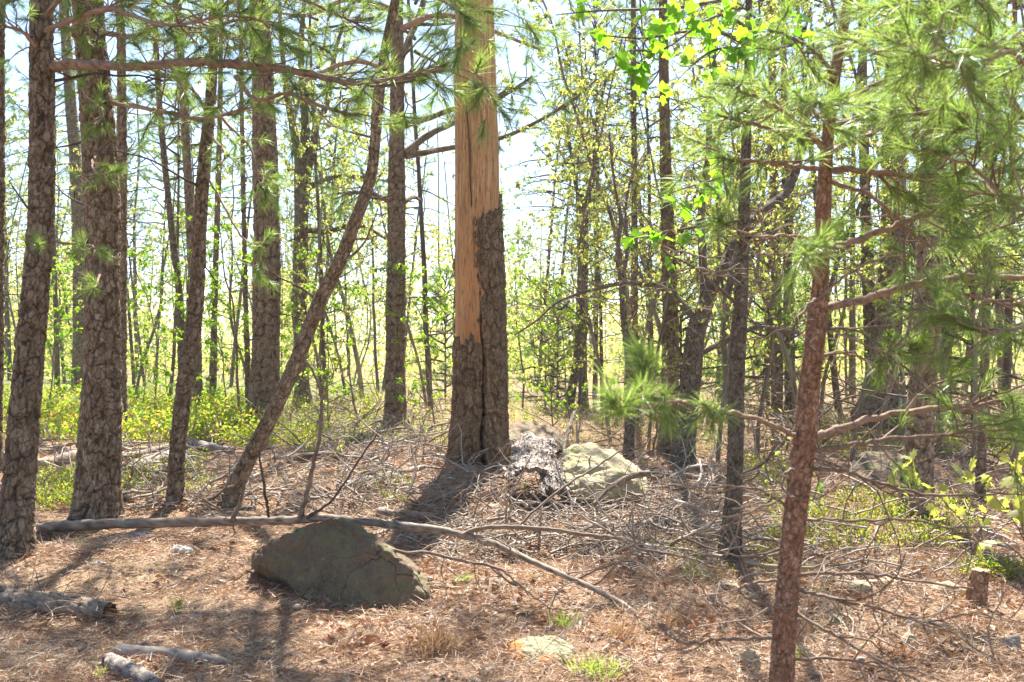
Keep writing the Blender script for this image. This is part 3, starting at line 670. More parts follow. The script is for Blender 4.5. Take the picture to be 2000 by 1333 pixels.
px_oak([(592, 792, 40), (590, 740, 28), (588, 660, 27), (583, 590, 31), (586, 560, 30), (588, 450, 29), (590, 380, 31), (592, 325, 34)], base_depth(590, 792),
       'forked oak with knobbly trunk and yellow sprigs, left of the leaning tree', 71,
       [[(590, 345, 22), (578, 280, 17), (566, 215, 14), (556, 150, 11), (548, 60, 8), (545, -60, 5)], [(592, 335, 22), (596, 270, 18), (594, 200, 15), (588, 120, 12), (592, 30, 9), (600, -60, 6)],
        [(594, 345, 22), (612, 290, 17), (618, 240, 14), (636, 210, 12), (648, 150, 10), (660, 80, 7), (690, 10, 5)], [(594, 370, 14), (640, 350, 10), (690, 345, 8), (760, 355, 5)], [(590, 450, 12), (640, 452, 10), (700, 440, 8), (760, 470, 5)]],
       leafkw=dict(n=20, Lr=(.6, 2.2), nleaf=5, leaf=.11, start=.2), res=.03, depth=.014)
px_oak([(1334, 916, 48), (1338, 870, 42), (1346, 780, 38), (1352, 720, 38), (1357, 660, 36), (1366, 610, 30)], base_depth(1335, 916),
       'crooked dark oak right of centre, forking low', 72,
       [[(1360, 640, 24), (1376, 570, 19), (1372, 500, 16), (1369, 430, 15), (1374, 370, 14), (1382, 310, 13), (1386, 240, 11), (1392, 150, 8), (1400, 40, 6)],
        [(1364, 622, 24), (1392, 560, 22), (1420, 510, 22), (1455, 450, 22), (1495, 410, 20), (1530, 385, 20), (1552, 340, 19), (1566, 290, 17), (1580, 200, 14), (1600, 90, 10)],
        [(1355, 620, 16), (1300, 565, 11), (1230, 553, 9), (1160, 566, 7), (1090, 590, 5), (1050, 625, 4), (1005, 655, 3)],
        [(1478, 450, 14), (1440, 500, 16), (1420, 580, 14)], [(1350, 700, 12), (1420, 665, 12), (1480, 640, 10), (1560, 650, 8)]],
       leafkw=dict(n=15, Lr=(.3, 1.2), nleaf=3, leaf=.06, start=.25))
OAK6, b6 = px_oak([(1424, 1095, 46), (1428, 1040, 40), (1434, 950, 31), (1437, 850, 30), (1438, 760, 30), (1443, 650, 31), (1448, 560, 27), (1452, 450, 25), (1456, 330, 21), (1460, 200, 17), (1462, 80, 15), (1463, -40, 13)], base_depth(1424, 1095),
       'lichen spotted slender oak, bright green leaves high up, left of the red barked pine', 73,
       [[(1440, 930, 8), (1490, 905, 7), (1535, 860, 5)], [(1446, 600, 8), (1400, 560, 6), (1350, 520, 4), (1310, 500, 3)], [(1452, 470, 8), (1500, 455, 6), (1560, 470, 4)]], H=6.5,
       leafkw=dict(n=9, Lr=(.2, .7), nleaf=1.5, leaf=.05, start=.3), res=.010, depth=.007)
px_oak([(1228, 876, 20), (1231, 800, 18), (1230, 720, 16), (1222, 650, 16), (1217, 600, 14), (1214, 540, 13)], 13.5,
       'thin crooked tree behind the near needle tufts, right of the lichen boulder', 74, [[(1215, 560, 9), (1205, 500, 8), (1212, 430, 7), (1200, 360, 5), (1190, 260, 4)], [(1215, 550, 8), (1226, 480, 7), (1222, 400, 5), (1245, 300, 3)]],
       leafkw=dict(n=14, Lr=(.3, 1.2), nleaf=4, leaf=.06), res=.014)
px_oak([(1112, 790, 18), (1124, 720, 17), (1131, 650, 17), (1134, 560, 16), (1138, 450, 14), (1135, 380, 12)], 24,
       'forked dark oak beyond the lichen boulder', 75, [[(1136, 420, 9), (1120, 330, 7), (1105, 230, 5)], [(1136, 420, 10), (1160, 330, 8), (1165, 240, 6), (1185, 150, 4)]],
       leafkw=dict(n=26, Lr=(.6, 2.4), nleaf=9, leaf=.10), res=.03)
px_oak([(1140, 800, 20), (1138, 720, 19), (1137, 650, 18), (1140, 560, 16), (1141, 480, 14)], 25.5,
       'second dark trunk just right of the forked oak beyond the boulder', 76, [[(1141, 490, 9), (1150, 400, 7), (1160, 300, 5)]], leafkw=dict(n=26, Lr=(.6, 2.0), nleaf=9, leaf=.10), res=.03)

# ------------------------------------------------------------------ lobed leaves as single parts
def lobed(name, n=5, depth=.45, mat='leaf_g', seed=1):
    r = np.random.default_rng(seed); K = 22; V = [(0, 0, 0)]
    for i in range(K):
        t = i / (K - 1); an = -PI * .86 + 2 * PI * .86 * t
        rr = .5 * (1 - depth * (.5 - .5 * math.cos(an * n)) * (1 - abs(an) / 6)) * (1 - .12 * abs(an) / PI) * (1 + .12 * math.cos(an))
        x, y = rr * math.sin(an), rr * math.cos(an) + .45
        V.append((x, y, -.35 * x * x + .10 * abs(x) - .16 * (y - .3) ** 2 + r.normal(0, .008)))
    V[0] = (0, .30, .02); V.append((0, 0, 0))
    f = [(0, i + 1, i) for i in range(1, K)] + [(0, K + 1, K), (0, 1, K + 1)]
    mb = MB(); mb.add(V, np.array(f), .5); return mb.mesh(name, M[mat], True)
M['leaf_hi'] = leaf_mat('fresh green oak leaves', [(.06, .15, .012), (.10, .21, .018)], [(.24, .58, .02), (.40, .76, .03)], .55, .35, .5, .95)
M['leaf_pale'] = leaf_mat('pale yellow green oak leaves', [(.20, .24, .07), (.27, .28, .09)], [(.5, .6, .08), (.68, .68, .12)], .5, .5, .4, .95)
LEAF = [lobed('leaf', 5, .5, 'leaf_hi', s) for s in (1, 2)]; LEAFP = [lobed('leaf', 7, .5, 'leaf_pale', s) for s in (3, 4)]
def put_leaf(parent, meshes, p, d, size, rng):
    q = Vector(d).to_track_quat('Y', 'Z') @ Matrix.Rotation(rng.normal(0, .7), 3, 'Y').to_quaternion()
    return link('leaf', meshes[rng.integers(len(meshes))], parent, tuple(p), q.to_euler(), size * rng.uniform(.6, 1.15))
def leaf_sprays(root, base, polys, n, size, seed, meshes, rad=.3, droop=-.5, mat='oak', lo=.15):
    r = np.random.default_rng(seed)
    per = n // len(polys)
    for q in polys:
        P = np.array([W(x, y, Y) for x, y, Y, w in q]) - base; R = np.array([w / F * Y / 2 for x, y, Y, w in q])
        mb = MB(); tube(mb, *smoothpts(P, R, 4), 7, .5, 0, .06, r)
        pos = []
        for j in range(max(3, per // 5)):
            k = r.uniform((len(P) - 1) * lo, len(P) - 1.01); b = P[int(k)] * (1 - k % 1) + P[int(k) + 1] * (k % 1)
            T = wander(b, rdir(r, .5) + norm(P[-1] - P[0]) * .5, r.uniform(.3, 1) * rad, 4, r, .25)
            tube(mb, T, np.linspace(.004, .002, 5), 4, .5, 0, cap=False)
            pos += [T[4]] * 3 + [T[3], T[2]]
        link('twig', mb.mesh('twig', M[mat]), root)
        for p in pos[:per + 3]:
            d = norm(r.standard_normal(3) + np.array([0, 0, droop])); put_leaf(root, meshes, p + d * .01, d, size, r)
leaf_sprays(OAK6, b6, [[(1462, 90, 7.2, 10), (1410, 65, 6.6, 8), (1340, 62, 6.0, 6), (1260, 75, 5.6, 4), (1180, 70, 5.3, 3)],
                       [(1462, 60, 7.2, 9), (1420, 30, 6.3, 6), (1370, 45, 5.9, 5), (1300, 95, 5.6, 4), (1240, 100, 5.4, 3)],
                       [(1462, 80, 7.2, 9), (1490, 45, 6.2, 5), (1530, 60, 5.6, 3)],
                       [(1462, 110, 7.2, 9), (1430, 95, 6.9, 6), (1390, 100, 6.8, 4), (1350, 130, 6.8, 3)]], 225, .095, 81, LEAF, .34, -.2)
leaf_sprays(OAK6, b6, [[(1455, 330, 7.3, 7), (1400, 350, 7.0, 5), (1330, 370, 6.8, 3), (1300, 385, 6.8, 3)], [(1452, 430, 7.3, 7), (1350, 445, 7.2, 5), (1270, 460, 7.0, 3), (1250, 478, 7.0, 2)],
                       [(1463, -10, 7.2, 9), (1330, 15, 6.5, 7), (1200, 20, 6.0, 5), (1130, 25, 5.8, 3), (1085, 30, 5.8, 2)]], 75, .11, 82, LEAF, .25, -.5)

# ------------------------------------------------------------------ pine boughs (near, drawn)
def bough(root, base, q, seed, nshoot=14, sl=(.12, .4), nn=62, nl=.095, nw=.0018, start=.35, mat='bough', name='branch', needle=True, tip=True, wig=.25, up=.1, sub=0, subn='needles'):
    """q: (px, py, Y, width px); a branch part with its needle brushes as a sub-part"""
    r = np.random.default_rng(seed)
    P = np.array([W(x, y, Y) for x, y, Y, w in q]) - base; R = np.array([w / F * Y / 2 for x, y, Y, w in q])
    mb, nb = MB(), MB(); Ps, Rs = smoothpts(P, R, 6)
    Ps[1:-1] += r.standard_normal(Ps[1:-1].shape) * .003
    Ps, Rs = smoothpts(Ps, Rs * (1 + .07 * np.sin(np.arange(len(Rs)) * 1.9 + seed)), 2); tube(mb, Ps, Rs, 10, .5, 0, .10, r)
    n = len(Ps)
    for j in range(nshoot):
        k = r.uniform((n - 1) * start, n - 1.01); b = Ps[int(k)]; tn = norm(Ps[min(int(k) + 1, n - 1)] - Ps[max(int(k) - 1, 0)])
        T = wander(b, tn * r.uniform(.3, 1.1) + rdir(r, .6) * .9 + np.array([0, 0, up]), r.uniform(*sl), 4, r, wig, .03)
        tube(mb, T, np.linspace(min(.006, Rs[int(k)] * .7), .0025, 5), 5, r.random(), 0, .05, r, cap=False)
        if needle:
            tuft(nb, T[-1], T[-1] - T[-2], nn, nl, nw, r, 0, .09)
            if r.random() < .5: tuft(nb, T[-2], T[-1] - T[-2], nn // 2, nl, nw, r, 0, .08)
        else:
            for jj in range(2):
                U = wander(T[r.integers(1, 4)], rdir(r), r.uniform(.05, .25), 4, r, .4); tube(mb, U, np.linspace(.0022, .001, 5), 4, .5, 0, cap=False)
    if needle and tip:
        for t in range(2): tuft(nb, Ps[-1 - t], Ps[-1] - Ps[-3], nn, nl, nw, r, 0, .1)
    o = link(name, mb.mesh(name, M[mat]), root)
    if nb.n: link(subn, nb.mesh(subn, M['needle'], False), o)
    return o
# the long bough of the nearest left pine, across the top of the view
yb = b2[1]
bough(T2, b2, [(100, 128, yb, 20), (170, 126, yb - .4, 19), (250, 130, yb - .7, 17), (330, 124, yb - .9, 16), (400, 122, yb - 1.1, 17), (470, 128, yb - 1.2, 17), (540, 133, yb - 1.3, 15), (620, 148, yb - 1.4, 13), (690, 163, yb - 1.5, 11), (760, 166, yb - 1.6, 9), (820, 145, yb - 1.7, 6), (868, 130, yb - 1.8, 4)], 201, 62, (.15, .55), 70, .115, .0028, .12)
bough(T2, b2, [(460, 150, yb - 1.2, 9), (500, 195, yb - 1.3, 8), (560, 185, yb - 1.3, 7), (640, 212, yb - 1.5, 7), (700, 225, yb - 1.6, 4)], 202, 16, (.12, .4), 70, .115, .0028, .15)
bough(T2, b2, [(690, 165, yb - 1.5, 7), (780, 150, yb - 1.8, 6), (850, 138, yb - 2.0, 5), (920, 140, yb - 2.2, 4), (945, 175, yb - 2.2, 3), (925, 205, yb - 2.2, 2.5)], 203, 9, (.08, .25), 80, .12, .0026, .3)
bough(T2, b2, [(90, 60, yb - .1, 10), (200, 20, yb - .7, 8), (330, 50, yb - 1.2, 7), (450, 30, yb - 1.6, 5), (560, 60, yb - 1.9, 3)], 204, 34, (.15, .5), 70, .115, .0028, .15)
bough(T2, b2, [(90, 30, yb - .1, 10), (180, -60, yb - 1.0, 9), (420, -80, yb - 2.0, 8), (700, -40, yb - 2.8, 6), (860, 0, yb - 3.1, 4), (925, 50, yb - 3.2, 3)], 205, 22, (.15, .5), 75, .12, .0026, .25)
bough(T2, b2, [(95, 470, yb, 5), (140, 478, yb - .3, 4), (180, 480, yb - .6, 3), (205, 495, yb - .8, 2.5)], 206, 5, (.06, .15), 80, .105, .0026, .5)
bough(T2, b2, [(85, 455, yb, 5), (70, 470, yb - .3, 4), (78, 480, yb - .5, 2.5)], 207, 2, (.05, .1), 80, .105, .0026, .5)
bough(T4, b4, [(200, 520, b4[1] - .1, 5), (190, 550, b4[1] - .5, 4), (182, 565, b4[1] - .8, 3)], 208, 2, (.05, .1), 80, .12, .0028, .5)
bough(T4, b4, [(215, 200, b4[1], 10), (300, 215, b4[1] - .3, 8), (400, 232, b4[1] - .5, 6), (520, 200, b4[1] - .7, 4)], 209, 30, (.15, .5), 60, .12, .003, .15)
bough(T4, b4, [(180, 160, b4[1], 8), (165, 180, b4[1] - .5, 6), (200, 215, b4[1] - .9, 4), (190, 250, b4[1] - 1.0, 3)], 210, 12, (.12, .3), 70, .12, .003, .2)
bough(T8, b8, [(412, 200, b8[1], 8), (450, 250, b8[1] - .2, 6), (490, 290, b8[1] - .3, 4), (505, 350, b8[1] - .4, 3), (520, 375, b8[1] - .4, 2)], 211, 16, (.1, .3), 70, .12, .003, .3)
bough(T8, b8, [(395, 330, b8[1], 5), (430, 390, b8[1] - .2, 4), (470, 460, b8[1] - .3, 4), (505, 490, b8[1] - .4, 3), (505, 540, b8[1] - .4, 2)], 212, 8, (.1, .25), 70, .12, .003, .6)
bough(T8, b8, [(408, 230, b8[1], 7), (380, 180, b8[1] - .2, 6), (330, 150, b8[1] - .4, 5), (260, 170, b8[1] - .6, 3)], 213, 16, (.1, .4), 70, .12, .003, .3)
bough(T8, b8, [(418, 60, b8[1], 7), (460, 40, b8[1] - .2, 6), (540, 50, b8[1] - .4, 5), (640, 100, b8[1] - .6, 3)], 214, 26, (.1, .4), 70, .12, .003, .2)
bough(T8, b8, [(418, 90, b8[1], 7), (380, 60, b8[1] - .2, 6), (320, 80, b8[1] - .4, 5), (280, 60, b8[1] - .6, 3)], 215, 22, (.1, .4), 70, .12, .003, .2)

bough(T4, b4, [(180, 100, b4[1], 12), (140, 60, b4[1] - .5, 9), (190, 20, b4[1] - 1.0, 7), (260, 10, b4[1] - 1.2, 4)], 216, 34, (.15, .5), 70, .12, .003, .15)
bough(T4, b4, [(190, 60, b4[1], 12), (260, 70, b4[1] - .4, 9), (350, 30, b4[1] - .7, 7), (440, 70, b4[1] - .9, 5), (500, 100, b4[1] - 1, 3)], 217, 40, (.15, .55), 70, .12, .003, .1)
bough(T4, b4, [(195, 290, b4[1], 7), (180, 320, b4[1] - .5, 5), (195, 350, b4[1] - .8, 3)], 218, 7, (.1, .25), 60, .12, .003, .2)
bough(T8, b8, [(418, 20, b8[1], 8), (520, -20, b8[1] - .2, 7), (640, 20, b8[1] - .3, 6), (720, 60, b8[1] - .4, 4)], 219, 40, (.15, .55), 70, .12, .003, .15)
bough(T2, b2, [(84, 110, yb, 8), (40, 60, yb - .2, 6), (0, 50, yb - .3, 5), (-40, 20, yb - .4, 3)], 220, 22, (.15, .45), 60, .12, .003, .15)
bough(T8, b8, [(405, 260, b8[1], 6), (440, 300, b8[1] - .3, 5), (420, 330, b8[1] - .6, 3)], 221, 9, (.1, .3), 60, .12, .003, .2)
bough(T13, b13, [(776, 60, b13[1], 14), (860, 30, b13[1] - .4, 11), (960, 60, b13[1] + .8, 8), (1060, 100, b13[1] + 1.0, 5)], 222, 46, (.3, 1.0), 60, .16, .005, .15)
bough(T13, b13, [(776, 150, b13[1], 12), (700, 120, b13[1] - .4, 9), (610, 150, b13[1] - .8, 7), (540, 200, b13[1] - 1.0, 4)], 223, 18, (.3, 1.0), 60, .16, .005, .15)
bough(T13, b13, [(776, 20, b13[1], 12), (680, 0, b13[1] - .4, 9), (600, 30, b13[1] - .8, 7), (520, 20, b13[1] - 1.0, 4)], 224, 26, (.3, 1.0), 60, .16, .005, .15)

# ------------------------------------------------------------------ the red barked young pine in front
def sapling():
    Y = 3.9
    pts = [(1526, 1440, 56), (1527, 1333, 54), (1534, 1200, 51), (1545, 1080, 49), (1556, 980, 49), (1566, 900, 50), (1573, 850, 47), (1580, 760, 43), (1589, 690, 41), (1596, 620, 42), (1602, 560, 34), (1607, 450, 33), (1611, 350, 30), (1618, 260, 27), (1632, 140, 24), (1650, 40, 21), (1664, -60, 18), (1680, -250, 12), (1690, -500, 5)]
    P = [W(x, y, Y) for x, y, w in pts]; R = [w * .92 / F * Y / 2 for x, y, w in pts]
    P.insert(0, P[0] - np.array([0, 0, .25])); R.insert(0, R[0] * 1.15)
    P = np.array(P); R = np.array(R); base = P[1].copy()
    base[2] = float(ground(base[0], base[1]))
    root = thing('young_pine', base, 'young pine with red brown bark and side boughs, in front on the right', 'tree')
    mb = bark_trunk(P - base, R, 91, .005, .005, .0035, .022, .05, .1, 3.3 - base[2]); link('trunk', mb.mesh('trunk', M['sapbark']), root)
    B = lambda q, s, **k: bough(root, base, [(x, y, Y + dy, w) for x, y, dy, w in q], s, **k)
    # bare lower whorls: dead grey branches
    D = dict(needle=False, mat='twig', name='dead_branch', sl=(.1, .45), wig=.3, start=.15, up=-.05)
    B([(1590, 608, 0, 20), (1640, 596, .05, 17), (1700, 582, .1, 16), (1770, 560, .15, 15), (1850, 545, .2, 14), (1930, 540, .3, 12), (2010, 545, .4, 11), (2120, 540, .5, 8)], 301, nshoot=10, sl=(.15, .4), start=.5)
    B([(1820, 558, .18, 9), (1880, 575, .2, 8), (1950, 590, .2, 7), (2030, 605, .2, 6)], 302, nshoot=8)
    B([(1590, 855, 0, 15), (1640, 838, .0, 14), (1700, 818, .0, 13), (1780, 803, .05, 12), (1860, 795, .1, 11), (1930, 790, .2, 9), (2020, 765, .3, 8)], 303, nshoot=9, sl=(.15, .4), start=.4)
    B([(1850, 797, .1, 7), (1930, 812, .1, 6), (2020, 838, .1, 5)], 304, nshoot=6)
    B([(1580, 882, 0, 10), (1650, 872, -.05, 9), (1730, 858, -.1, 8), (1820, 852, -.1, 7), (1920, 842, -.1, 6), (2010, 838, -.1, 5)], 305, nshoot=10, sl=(.1, .3), start=.3)
    B([(1556, 852, 0, 11), (1520, 835, -.2, 10), (1470, 818, -.4, 9), (1410, 803, -.6, 8), (1350, 788, -.8, 8), (1300, 780, -.95, 7), (1262, 775, -1.05, 5)], 306, nshoot=5, sl=(.05, .2), start=.75, nl=.095)
    B([(1400, 802, -.6, 7), (1385, 800, -.75, 6), (1372, 788, -.85, 4)], 307, nshoot=3, sl=(.04, .1), nl=.095)
    B([(1300, 780, -.95, 5), (1280, 750, -1.0, 4), (1268, 725, -1.05, 4), (1272, 705, -1.05, 3)], 308, nshoot=2, sl=(.03, .08), nl=.095, start=.6)
    B([(1330, 782, -.9, 5), (1270, 790, -1.1, 4), (1222, 782, -1.25, 4), (1190, 775, -1.3, 3)], 309, nshoot=4, sl=(.03, .12), nl=.095, start=.4)
    B([(1603, 332, 0, 12), (1560, 326, -.1, 9), (1500, 320, -.2, 8), (1450, 314, -.3, 6), (1400, 308, -.4, 5)], 310, nshoot=7, sl=(.06, .25), start=.5)
    B([(1615, 332, 0, 14), (1680, 333, -.05, 12), (1750, 341, -.1, 11), (1830, 344, -.1, 10), (1920, 338, -.1, 8), (2020, 330, -.1, 6)], 311, nshoot=22, sl=(.12, .4), start=.25)
    B([(1605, 492, 0, 18), (1660, 475, .0, 14), (1730, 448, .05, 12), (1800, 422, .1, 11), (1880, 405, .1, 9), (2010, 385, .1, 7)], 312, nshoot=14, sl=(.12, .35), start=.35)
    B([(1600, 470, 0, 8), (1540, 462, -.15, 6), (1480, 462, -.3, 5), (1430, 446, -.4, 4), (1395, 425, -.5, 3)], 313, nshoot=5, sl=(.05, .2), start=.7)
    B([(1604, 560, 0, 10), (1580, 520, -.4, 8), (1570, 505, -.7, 6), (1568, 495, -.9, 4)], 314, nshoot=4, sl=(.05, .15), start=.6)
    B([(1615, 300, 0, 12), (1680, 270, .05, 10), (1740, 240, .1, 8), (1800, 200, .2, 6), (1850, 190, .3, 4)], 315, nshoot=18, sl=(.12, .35), start=.25)
    B([(1612, 290, 0, 10), (1570, 250, -.1, 8), (1500, 200, -.2, 6), (1450, 180, -.3, 4)], 316, nshoot=12, sl=(.1, .3), start=.3)
    B([(1630, 160, 0, 10), (1600, 110, -.3, 8), (1560, 80, -.5, 6), (1500, 60, -.6, 4)], 317, nshoot=4, sl=(.1, .25), start=.4)
    B([(1640, 110, 0, 10), (1700, 60, .1, 8), (1780, 30, .2, 6), (1860, 20, .3, 4)], 318, nshoot=14, sl=(.12, .35), start=.3)
    B([(1625, 200, 0, 9), (1600, 230, -.5, 7), (1590, 215, -.8, 5), (1600, 200, -1.0, 4)], 319, nshoot=7, sl=(.06, .2), start=.5)
    B([(1620, 250, 0, 11), (1700, 215, .2, 9), (1800, 120, .4, 7), (1880, 100, .5, 4)], 320, nshoot=14, sl=(.12, .35), start=.3)
    B([(1604, 640, 0, 6), (1660, 660, -.1, 5), (1740, 690, -.2, 4), (1800, 680, -.2, 3)], 321, nshoot=7, sl=(.08, .2), start=.5)
    B([(1612, 280, 0, 10), (1540, 265, -.1, 8), (1460, 240, -.15, 6), (1400, 225, -.2, 4)], 322, nshoot=12, sl=(.1, .3), start=.3)
    B([(1625, 215, 0, 11), (1700, 170, .1, 9), (1760, 180, .2, 7), (1850, 290, .3, 4)], 324, nshoot=22, sl=(.12, .35), start=.3)
    B([(1611, 350, 0, 9), (1700, 385, .1, 7), (1800, 470, .2, 5), (1880, 480, .2, 3)], 325, nshoot=16, sl=(.12, .3), start=.35)
    # dead branches low down, each drawn after the photograph
    B([(1562, 918, 0, 8), (1640, 920, -.1, 7), (1690, 935, -.1, 6), (1760, 955, -.1, 6), (1850, 968, -.1, 5), (1970, 966, -.1, 4)], 330, nshoot=7, **D)
    B([(1560, 915, 0, 6), (1538, 920, -.1, 6), (1528, 940, -.12, 5), (1540, 968, -.12, 5), (1570, 975, -.1, 4), (1600, 972, -.1, 3), (1680, 915, -.1, 2.5)], 331, nshoot=3, **D)
    B([(1570, 1015, 0, 6), (1650, 1016, -.05, 5), (1760, 1015, -.05, 5), (1850, 1030, -.05, 4), (1930, 1030, -.05, 3)], 332, nshoot=6, **D)
    B([(1552, 1132, 0, 8), (1500, 1136, -.05, 6), (1462, 1142, -.1, 5), (1444, 1152, -.1, 5), (1460, 1170, -.12, 5), (1500, 1182, -.1, 5), (1545, 1190, -.08, 4)], 333, nshoot=4, **D)
    B([(1555, 1122, 0, 8), (1620, 1120, 0, 7), (1700, 1122, .05, 6), (1790, 1135, .1, 5), (1900, 1150, .2, 4)], 334, nshoot=6, **D)
    B([(1550, 1150, 0, 8), (1620, 1168, -.1, 7), (1700, 1185, -.2, 6), (1780, 1210, -.2, 5), (1840, 1225, -.2, 4)], 335, nshoot=7, **D)
    B([(1530, 1243, 0, 9), (1470, 1248, -.02, 7), (1400, 1250, -.05, 6), (1340, 1256, -.1, 5), (1300, 1238, -.1, 3)], 336, nshoot=6, **D)
    B([(1548, 1195, 0, 7), (1610, 1230, -.1, 6), (1680, 1270, -.15, 5), (1760, 1310, -.2, 4), (1830, 1350, -.2, 3)], 337, nshoot=6, **D)
    B([(1545, 1290, 0, 7), (1620, 1285, -.05, 6), (1700, 1295, -.1, 5), (1790, 1305, -.1, 4)], 338, nshoot=5, **D)
    B([(1545, 1000, 0, 6), (1500, 965, -.1, 5), (1440, 950, -.1, 4), (1360, 955, -.15, 3), (1290, 945, -.2, 2.5)], 339, nshoot=6, **D)
    B([(1568, 955, 0, 6), (1500, 985, -.05, 5), (1420, 1010, -.1, 4), (1330, 985, -.1, 3)], 340, nshoot=5, **D)
    B([(1600, 460, 0, 7), (1570, 470, -.1, 5), (1540, 500, -.15, 4), (1520, 555, -.15, 3), (1500, 600, -.15, 2)], 341, nshoot=3, **D)
    B([(1598, 585, 0, 8), (1585, 590, -.1, 6), (1560, 620, -.1, 5), (1545, 650, -.1, 3)], 342, nshoot=3, **D)
    B([(1585, 700, 0, 7), (1650, 690, .1, 5), (1720, 720, .2, 4), (1800, 790, .3, 3)], 343, nshoot=7, **D)
    B([(1585, 600, 0, 6), (1650, 540, -.1, 5), (1720, 505, -.1, 4), (1760, 500, -.1, 3)], 344, nshoot=5, **D)
    B([(1590, 640, 0, 6), (1680, 650, -.1, 5), (1770, 720, -.15, 4), (1850, 770, -.2, 3)], 345, nshoot=6, **D)
    B([(1560, 1060, 0, 7), (1500, 1080, .05, 5), (1430, 1085, .1, 4), (1330, 1050, .2, 3)], 346, nshoot=5, **D)
    return root
sapling()
# a second young pine just outside the right edge, whose boughs reach into view
def edge_pine():
    Y = 3.3; x0 = 2210
    pts = [(x0, 1700, 60), (x0 + 5, 1200, 54), (x0 - 5, 700, 46), (x0, 200, 38), (x0 + 5, -300, 26), (x0, -700, 12)]
    P, R = pxtrunk(pts, Y); base = P[1].copy(); base[2] = float(ground(base[0], base[1]))
    root = thing('young_pine', base, 'pine at the right edge whose dark boughs hang into the upper right corner', 'tree')
    mb = bark_trunk(P - base, R, 92, .012, .012, .005, .035, .09, .1); link('trunk', mb.mesh('trunk', M['sapbark']), root)
    B = lambda q, s, **k: bough(root, base, [(x, y, Y + dy, w) for x, y, dy, w in q], s, **k)
    Q = dict(nn=60, nl=.095, nw=.0018)
    B([(x0, 60, 0, 14), (2080, 90, -.1, 11), (1980, 100, -.3, 9), (1900, 130, -.4, 7), (1840, 120, -.5, 5), (1800, 105, -.6, 4)], 401, nshoot=30, sl=(.1, .28), start=.3, **Q)
    B([(x0, 330, 0, 13), (2100, 270, .0, 11), (2000, 230, .1, 9), (1930, 240, .1, 7), (1860, 225, .15, 5), (1790, 215, .2, 4)], 402, nshoot=30, sl=(.12, .35), start=.3, **Q)
    B([(x0, 480, 0, 12), (2100, 430, .0, 10), (2000, 410, .1, 8), (1900, 330, .1, 6), (1800, 290, .15, 4)], 403, nshoot=26, sl=(.12, .3), start=.3, **Q)
    B([(x0, -120, 0, 13), (2080, -80, -.1, 11), (1960, -50, -.2, 9), (1860, 0, -.3, 7), (1780, 20, -.3, 4)], 404, nshoot=34, sl=(.12, .35), start=.25, **Q)
    B([(x0, 700, 0, 12), (2100, 660, .0, 10), (2000, 640, .1, 8), (1920, 650, .15, 6), (1850, 620, .2, 4)], 405, nshoot=22, sl=(.12, .3), start=.35, **Q)
    B([(x0, -300, 0, 13), (2080, -250, .3, 11), (1960, -200, .6, 9), (1860, -140, .8, 7), (1720, -80, .8, 4)], 406, nshoot=30, sl=(.12, .35), start=.25, **Q)
    B([(x0, 200, 0, 12), (2120, 160, .4, 10), (2040, 150, .7, 8), (1960, 160, .9, 6), (1900, 170, 1.0, 4)], 407, nshoot=26, sl=(.12, .35), start=.3, **Q)
    link('crown', CR[3], root, (0, 0, 3.2), (0, 0, 2), .7)
edge_pine()
# ------------------------------------------------------------------ rocks
from mathutils import noise as mn
def hull_rock(name, pts, mat, label, seed, cuts=3, amp=.02, rough=.012, cat='boulder', group=None, smooth=1, fine=1.0):
    pts = [np.asarray(p, float) for p in pts]; c = np.mean(pts, 0); base = c.copy(); base[2] = float(ground(c[0], c[1]))
    bm = bmesh.new()
    for p in pts: bm.verts.new(tuple(p - base))
    bmesh.ops.convex_hull(bm, input=bm.verts)
    for v in [v for v in bm.verts if not v.link_faces]: bm.verts.remove(v)
    bmesh.ops.triangulate(bm, faces=bm.faces)
    for k in range(cuts):
        bmesh.ops.subdivide_edges(bm, edges=bm.edges[:], cuts=1, use_grid_fill=True)
        bmesh.ops.triangulate(bm, faces=bm.faces)
        if k == 1: bmesh.ops.smooth_vert(bm, verts=bm.verts, factor=.10, use_axis_x=True, use_axis_y=True, use_axis_z=True)
        if k == 3: bmesh.ops.smooth_vert(bm, verts=bm.verts, factor=.3, use_axis_x=True, use_axis_y=True, use_axis_z=True)
    bm.normal_update()
    co = np.array([v.co for v in bm.verts]); size = np.ptp(co, axis=0).max(); off = Vector((seed * 3.7, seed * 1.3, 0)); lay = Vector((.25, .35, 1.0)).normalized()
    for v in bm.verts:
        q = v.co / size; a1 = mn.fractal(q * 2.2 + off, 1.0, 2.0, 3); rd = 1 - abs(mn.noise(q * 4.5 + off * 2)) * 2; a2 = mn.fractal(q * 16 + off, .8, 2.1, 4)
        t = q.dot(lay) * 7 + a1 * 1.2; st = abs(t - round(t)) * 2; ch = max(0, .16 - st) * 6                 # thin bedding ledges
        v.co += v.normal * (size * (.026 * a1 + .014 * a2 - .010 * max(0, rd - .8) * 3.5) - rough * 1.6 * ch)
    me = bpy.data.meshes.new(name); bm.to_mesh(me); bm.free(); me.materials.append(M[mat])
    me.polygons.foreach_set('use_smooth', [True] * len(me.polygons))
    o = link(name, me, None, base)
    return tag(o, label, cat, group)
w = W
